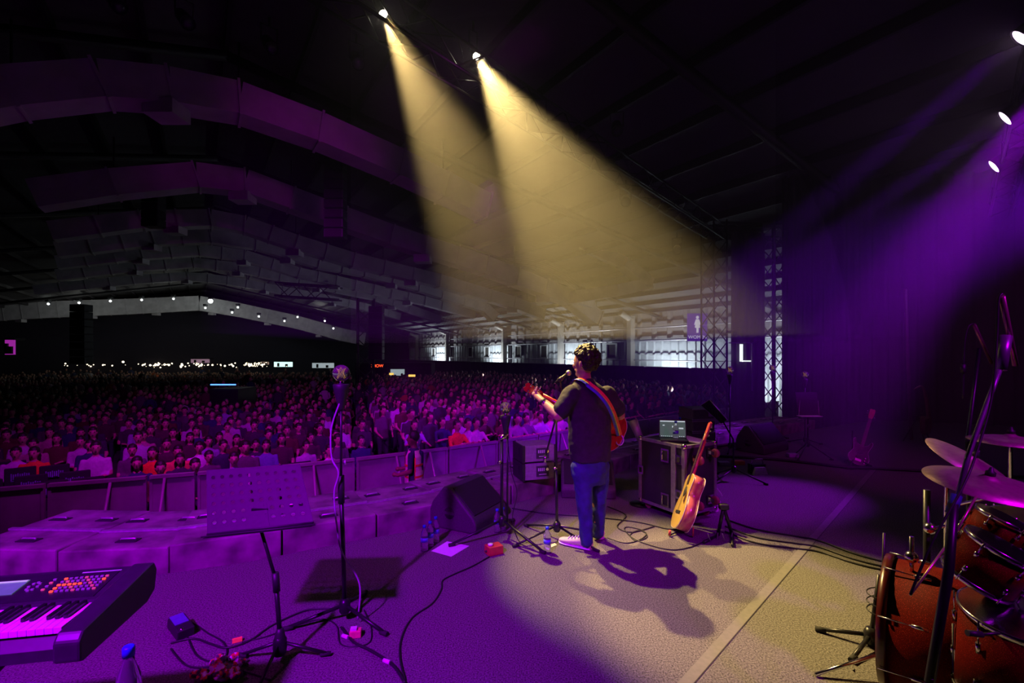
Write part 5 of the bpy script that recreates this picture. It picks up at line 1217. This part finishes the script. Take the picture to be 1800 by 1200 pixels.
o = MB().mat(mat('pole_rose', (.30, .10, .22), .4, .5)).tube([(0, 0, 0), (-.12, 0, 2.9)], .03, 8).build('standing_pole'); o.location = (P(1602, 700, 9.3).x, 9.3, 0); tag(o, 'tall thin pole catching rose light before the back drapes', 'pole')
# ================================================================== cables and seam
def cable(label, pts, r=.006, m=CABLE, name='cable'):
    w = smooth_path([G(x, y, r) for x, y in pts], 8); o0 = w[0].copy(); o = MB().mat(m).tube([p - o0 for p in w], r, 6).build(name); o.location = o0; tag(o, label, 'cable'); return o
cable('black cable snaking from the red box towards the camera', [(860, 978), (830, 995), (800, 1008), (778, 1020), (776, 1035), (760, 1060), (725, 1085), (706, 1120), (703, 1155), (712, 1195)], .006)
cable('coiled thin cable loops on the floor right of the singer', [(1068, 945), (1100, 954), (1125, 948), (1136, 938), (1122, 932), (1108, 940), (1118, 950), (1137, 944), (1130, 932), (1105, 926), (1098, 930), (1112, 945), (1140, 957), (1180, 966), (1215, 961), (1240, 950)], .005)
for k, lab in ((0, 'uppermost'), (14, 'middle'), (24, 'lowest')):
    cable('%s of three long black cables running to the drum kit' % lab, [(1275, 912 + k * .9), (1330, 930 + k), (1400, 942 + k * .9), (1440, 950 + k * .8), (1500, 972 + k * .7), (1560, 988 + k * .6), (1600, 992 + k * .5)], .008)
cable('dark cable crossing the floor behind the singer\'s legs', [(900, 893), (960, 902), (1040, 908), (1120, 917), (1180, 930), (1200, 925)], .007)
cable('dark cable from the wedge monitor to the microphone stand', [(1068, 890), (1100, 905), (1085, 925), (1110, 935), (1150, 925)], .006)
cable('thick cable pair running from the lamp stand foot to the lower edge', [(600, 1102), (622, 1128), (650, 1142), (690, 1168), (712, 1200)], .008)
cable('thin looped cable round the small red box', [(640, 1072), (652, 1100), (650, 1128), (622, 1136), (598, 1130), (592, 1100), (570, 1088), (530, 1096), (470, 1118), (425, 1128)], .004)
cable('black cable with red ties curling right of the foot pedal', [(300, 1130), (340, 1122), (372, 1132), (400, 1138), (440, 1125), (480, 1098), (540, 1072), (585, 1070)], .006)
cable('loose loop of black cable below the foot pedal', [(330, 1120), (345, 1150), (372, 1162), (398, 1150), (392, 1128), (365, 1112), (345, 1098), (330, 1092)], .005)
cable('long dark cable coming out from under the keyboard', [(300, 1140), (330, 1170), (380, 1172), (430, 1180), (475, 1195)], .005)
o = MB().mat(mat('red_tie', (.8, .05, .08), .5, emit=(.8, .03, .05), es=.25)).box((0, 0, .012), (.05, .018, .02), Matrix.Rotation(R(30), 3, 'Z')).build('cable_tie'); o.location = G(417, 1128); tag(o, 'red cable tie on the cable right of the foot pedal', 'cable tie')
for i, (x, y) in enumerate(((607, 1122), (680, 1166))): o = MB().mat(WHITE).tube([(-.02, .01, .012), (.02, -.01, .012)], .011, 10).build('cable_joint'); o.location = G(x, y); tag(o, ('white cable joint left of the small red box', 'white cable joint at the lower end of the cable pair')[i], 'cable joint')
cable('dark flat cable ramp line crossing the back of the stage', [(1262, 801), (1350, 806), (1420, 813), (1480, 820), (1560, 824), (1655, 829), (1800, 838)], .022)
cable('tangle of dark cable in front of the bass guitar', [(1470, 818), (1490, 823), (1515, 822), (1530, 818), (1500, 817)], .012)
sm_ = MB().mat(GAFF)
a, b_ = G(1219, 1200, .0025), G(1412, 975, .0025); dr = (b_ - a).normalized(); nn = Vector((-dr.y, dr.x, 0)); a = a - dr * 1.6; c_ = b_ + dr * 4.2
sm_.quad(a, c_, c_ + nn * .06, a + nn * .06); sm_.mat(HOLE).quad(a - nn * .006, c_ - nn * .006, c_, a)
struct(sm_.build('trim_floor_seam', recalc=False))
# ================================================================== the singer
feet = G(1036, 962); t = thing('person', 'singer in a black tee and blue jeans playing a red guitar, seen from behind', 'person', feet)
SG = lambda px, py, z: P(px, py, z) - feet
f_ = Vector((-.40, .92, 0)).normalized(); rt_ = Vector((.92, .40, 0)).normalized(); U = Vector((0, 0, 1))
hd = Vector((-.80, .55, -.06)).normalized(); hl = Vector((-.55, -.80, 0)).normalized()      # head: facing, left side
hc = SG(1028, 638, 4.17)
rotH = Matrix((hl, -hd, hl.cross(-hd))).transposed()
LSH, RSH = SG(1005, 692, 4.09), SG(1066, 692, 4.27); LEL, REL = SG(982, 731, 4.06), SG(1090, 729, 4.36); LWR, RWR = SG(951, 702, 4.24), SG(1063, 735, 4.62)
gh, gt = P(903, 667, 4.38), P(1092, 769, 4.47)
gdir = (gh - gt).normalized(); gfront = Vector((-.30, .95, .05)); gfront = (gfront - gdir * gfront.dot(gdir)).normalized(); gup = gdir.cross(gfront); gup = gup if gup.z > 0 else -gup
HN = P(945, 689, 4.36) - feet      # point of the neck under the fretting hand
b = MB()
b.ball(hc + Vector((0, 0, .015)), .098, 20, (.80, .98, 1.12), rotH)
b.ball(hc + hd * .030 - U * .062, .066, 16, (.80, .80, .85), rotH)
b.ball(hc + hd * .062 - U * .092, .026, 12); b.ball(hc + hd * .100 - U * .022, .017, 10, (.7, 1.1, 1.3), rotH); b.ball(hc + hd * .092 + U * .004, .011, 8)
b.ball(hc + hd * .087 - U * .055, .018, 10, (1.3, .6, .5), rotH); b.ball(hc + hd * .088 + U * .028, .02, 10, (2.0, .5, .5), rotH)
for s in (-1, 1):
    b.ball(hc + hl * .081 * s - U * .012 - hd * .004, .030, 12, (.35, .62, 1.05), rotH)
limb(b, [SG(1028, 680, 4.19), SG(1027, 655, 4.17)], [.062, .054], 16)
limb(b, [SG(1036, 700, 4.18), SG(1037, 750, 4.18), SG(1037, 806, 4.18)], [.11, .12, .12], 16)
limb(b, [LSH, LEL, LEL.lerp(LWR, .3), LWR], [.055, .046, .045, .029], 16); limb(b, [RSH, REL, REL.lerp(RWR, .3), RWR], [.055, .046, .045, .03], 16)
limb(b, [SG(1024, 815, 4.14), SG(1028, 880, 4.11), SG(1032, 950, 4.08)], [.08, .055, .04]); limb(b, [SG(1050, 815, 4.24), SG(1051, 880, 4.28), SG(1050, 936, 4.29)], [.08, .055, .04])
# fretting hand: palm below and behind the neck, thumb up its back, fingers curling round the front
pc = HN - gup * .030 - gfront * .018
limb(b, [LWR, LWR.lerp(pc, .6), pc], [.027, .030, .030], 12); b.ball(pc, .036, 14, (1.1, .6, .9), Matrix((gdir, gfront, gup)).transposed())
th0 = pc - gfront * .016 + gdir * .012
limb(b, [th0, th0 + gup * .030 - gfront * .012 + gdir * .014, th0 + gup * .066 - gfront * .003 + gdir * .020], [.0135, .0115, .0095], 10)
for k, L_ in enumerate((.9, 1.0, .95, .8)):
    k0 = pc + gdir * (.028 - .0185 * k) + gfront * .020 - gup * .006
    limb(b, [k0, k0 + gfront * .028 * L_ + gup * .006, k0 + gfront * .034 * L_ + gup * .034 * L_, k0 + gfront * .016 + gup * .050 * L_], [.0100, .0095, .0088, .0078], 10)
# picking hand in front of the body
for k, L_ in enumerate((.9, 1.0, .95, .8)):
    k0 = RWR + gdir * .05 + gup * (.022 - .015 * k); limb(b, [RWR + gdir * .02, k0, k0 + gdir * .03 * L_ - gfront * .01, k0 + gdir * .04 * L_ - gfront * .035], [.015, .010, .009, .008], 10)
limb(b, [RWR + gdir * .02 + gup * .02, RWR + gdir * .05 + gup * .035 - gfront * .02, RWR + gdir * .075 + gup * .02 - gfront * .035], [.014, .011, .009], 10)
me = remeshed(b, .0062, 2); link('body', me, t, SKIN)
e = MB().mat(mat('eye_white', (.8, .8, .8), .3))
for s in (-1, 1): e.ball(hc + hd * .082 + hl * .030 * s + U * .010, .011, 10)
e.mat(BLKP)
for s in (-1, 1): e.ball(hc + hd * .090 + hl * .031 * s + U * .010, .005, 8); 
e.build('eyes', parent=t)
# curly hair
b = MB(); b.ball(hc - hd * .022 + U * .040, .100, 18, (.86, .95, 1.05), rotH); r3 = random.Random(11); n = 0
while n < 420:
    u = Vector((r3.gauss(0, 1), r3.gauss(0, 1), r3.gauss(0, 1))).normalized()
    fr, up_, sd = u.dot(hd), u.z, abs(u.dot(hl))
    if up_ < -.80 or (fr > .35 and up_ < .45) or (fr > -.05 and up_ < .12 and sd > .55): continue
    p = hc - hd * .018 + U * .034 + Vector((u.x * .100, u.y * .100, u.z * .106)) * r3.uniform(.96, 1.14)
    if up_ < -.1: p = p.lerp(hc - hd * .03 - U * .04, .14)
    b.ball(p, r3.uniform(.012, .023), 8); n += 1
me = remeshed(b, .005, 1, disp=(.012, .012)); link('hair', me, t, HAIRM)
# tee
TEE = mat('tee_black', (.024, .021, .025), .85, 0, .3, 25, .15)
b = MB(); S_ = lambda px, py, z, a, d_: (SG(px, py, z), a, d_, rt_, f_)
b.loft([S_(1039, 808, 4.185, .185, .135), S_(1038, 795, 4.185, .190, .14), S_(1037, 760, 4.185, .200, .145), S_(1036, 725, 4.18, .198, .135), S_(1035, 700, 4.18, .198, .115), S_(1034, 688, 4.18, .185, .10), S_(1031, 676, 4.18, .13, .085), S_(1029, 670, 4.18, .085, .07), S_(1028, 664, 4.175, .066, .062)], 28)
for a, c, d_ in ((LSH, LEL, LWR), (RSH, REL, RWR)):
    limb(b, [a - rt_ * 0, a.lerp(c, .45), a.lerp(c, .70)], [.076, .080, .080], 18)
me = remeshed(b, .010, 4, disp=(.028, .10)); link('tee_shirt', me, t, TEE)
# jeans
JEAN = mat('blue_denim', (.022, .035, .14), .8, 0, .35, 14, .25)
b = MB(); b.loft([S_(1037, 850, 4.18, .135, .10), S_(1037, 828, 4.18, .150, .125), S_(1038, 800, 4.18, .155, .125)], 20)
limb(b, [SG(1021, 822, 4.14), SG(1026, 855, 4.12), SG(1027, 885, 4.10), SG(1030, 920, 4.08), SG(1031, 950, 4.07)], [.090, .080, .067, .058, .056], 18)
limb(b, [SG(1054, 820, 4.24), SG(1054, 855, 4.26), SG(1053, 885, 4.28), SG(1052, 915, 4.29), SG(1051, 936, 4.29)], [.090, .078, .065, .057, .054], 18)
me = remeshed(b, .009, 3, disp=(.020, .055)); link('jeans', me, t, JEAN)
# shoes
SHOE = mat('cream_shoe', (.62, .56, .42), .6, 0, .08, 30, .1); HEEL_LIT = mat('heel_pink_light', (.85, .35, .55), .5)  # magenta light on the heels put into this pink
for heel, toe in ((G(1037, 966), G(1001, 957)), (G(1056, 947), G(1035, 934))):
    hh_, d_ = heel - feet, (toe - heel); d_.z = 0; L_ = .29; d_ = d_.normalized(); sdv = Vector((-d_.y, d_.x, 0)); b = MB().mat(SHOE)
    pr = [(-.01, .034, .10, .05), (.05, .040, .10, .05), (.09, .042, .085, .045), (.15, .045, .065, .033), (.21, .049, .052, .026), (.27, .040, .040, .020), (.295, .018, .028, .014)]
    b.loft([(hh_ + d_ * x + U * (h_ / 2 + .012), w_, h_ / 2, sdv, U) for x, w_, h_, q in pr], 16); so = b.build('shoe', parent=t); so.modifiers.new('s', 'SUBSURF').levels = 1; so.modifiers['s'].render_levels = 1
    b = MB().mat(WHITE); b.loft([(hh_ + d_ * x + U * .011, w_ * 1.05, .011, sdv, U) for x, w_, h_, q in pr], 16); b.build('sole', parent=so)
    MB().mat(HEEL_LIT).loft([(hh_ + d_ * x + U * .055, w_, .043, sdv, U) for x, w_ in ((-.016, .03), (.0, .0385), (.03, .041))], 16).build('heel_counter', parent=so)
    lc_ = MB().mat(WHITE)
    for k in range(4): p = hh_ + d_ * (.10 + k * .03) + U * (.102 - k * .009); lc_.tube([p - sdv * .03 - U * .01, p, p + sdv * .03 - U * .01], .004, 6)
    lc_.build('laces', parent=so)
wd_ = (LEL - LWR).normalized(); q = wd_.to_track_quat('Z', 'Y').to_matrix()
w0 = MB().mat(BLKP).lathe([(.033, .028), (.036, .030), (.037, .052), (.034, .054)], LWR, wd_, 20).build('wristwatch', parent=t)
MB().mat(CHROME).lathe([(.018, 0), (.018, .008), (0, .009)], LWR + wd_ * .041 - gfront * .036, -gfront, 16).build('watch_face', parent=w0)
# the red guitar in the singer's hands
gt_ = guitar('acoustic_guitar', 'red acoustic guitar held by the singer, headstock pointing up left', frame(gt, gh - gt, gfront), RED, RED, RED, sc=1.0)
ST = [mat('strap_blue', (.06, .05, .5), .6), mat('strap_yellow', (.8, .6, .05), .6), mat('strap_red', (.95, .09, .03), .6), mat('strap_green', (.05, .4, .15), .6)]
path = smooth_path([P(1089, 766, 4.42), P(1085, 750, 4.28), P(1078, 728, 4.10), P(1068, 708, 4.015), P(1053, 690, 4.02), P(1038, 678, 4.045), P(1027, 669, 4.08), P(1017, 665, 4.13), P(1010, 668, 4.22), P(1005, 684, 4.36), P(1010, 700, 4.44)], 8)
ctr = P(1037, 735, 4.19); b = MB(); Wt = .052; prev = None; cols = [0, 0, 0, 3, 1, 2, 2, 2]
for i, p in enumerate(path):
    tg_ = (path[min(i + 1, len(path) - 1)] - path[max(i - 1, 0)]).normalized(); out_ = Vector((-.15, -1, .15)).normalized() if i < 44 else Vector((-.3, -.2, 1)).normalized()
    sd = tg_.cross(out_).normalized(); row = [p + sd * Wt * (k / 8 - .5) for k in range(9)]
    if prev:
        for k in range(8): b.mat(ST[cols[k]]).quad(prev[k], row[k], row[k + 1], prev[k + 1])
    prev = row
Mi = gt_.matrix_world.inverted()
for v in b.bm.verts: v.co = Mi @ v.co
s_ = b.build('strap', parent=gt_); s_.modifiers.new('s', 'SOLIDIFY').thickness = .003
pth = smooth_path([P(1084, 770, 4.46), P(1084, 779, 4.40), P(1091, 782, 4.40), P(1096, 774, 4.40), P(1093, 765, 4.42)], 6); MB().mat(mat('coiled_lead', (.5, .45, .5), .3)).tube([Mi @ p for p in pth], .006, 8).build('lead', parent=gt_)
# ================================================================== haze
hz = bpy.data.materials.new('haze'); hz.use_nodes = True; nt = hz.node_tree; nt.nodes.clear()
vs = nt.nodes.new('ShaderNodeVolumeScatter'); vs.inputs['Density'].default_value = .045; vs.inputs['Anisotropy'].default_value = .35
vs.inputs['Color'].default_value = (.95, .95, .95, 1)
out = nt.nodes.new('ShaderNodeOutputMaterial'); nt.links.new(vs.outputs[0], out.inputs['Volume'])
for x0, x1, y0, y1, h0, nm in ((-2.2, 3.6, 3.4, 6.6, 1.80, 'thin theatrical haze in the air over the singer'), (3.6, 15.2, 3.4, 6.6, .3, 'thin theatrical haze at the right over the drum kit'), (-2.2, 15.2, 6.6, 10.2, .3, 'thin theatrical haze at the back of the stage around the truss')):
    h = MB().mat(hz).box(((x0 + x1) / 2, (y0 + y1) / 2, (h0 + 6.6) / 2), (x1 - x0, y1 - y0, 6.6 - h0)).build('stage_haze')
    tag(h, nm, 'haze', kind='stuff')
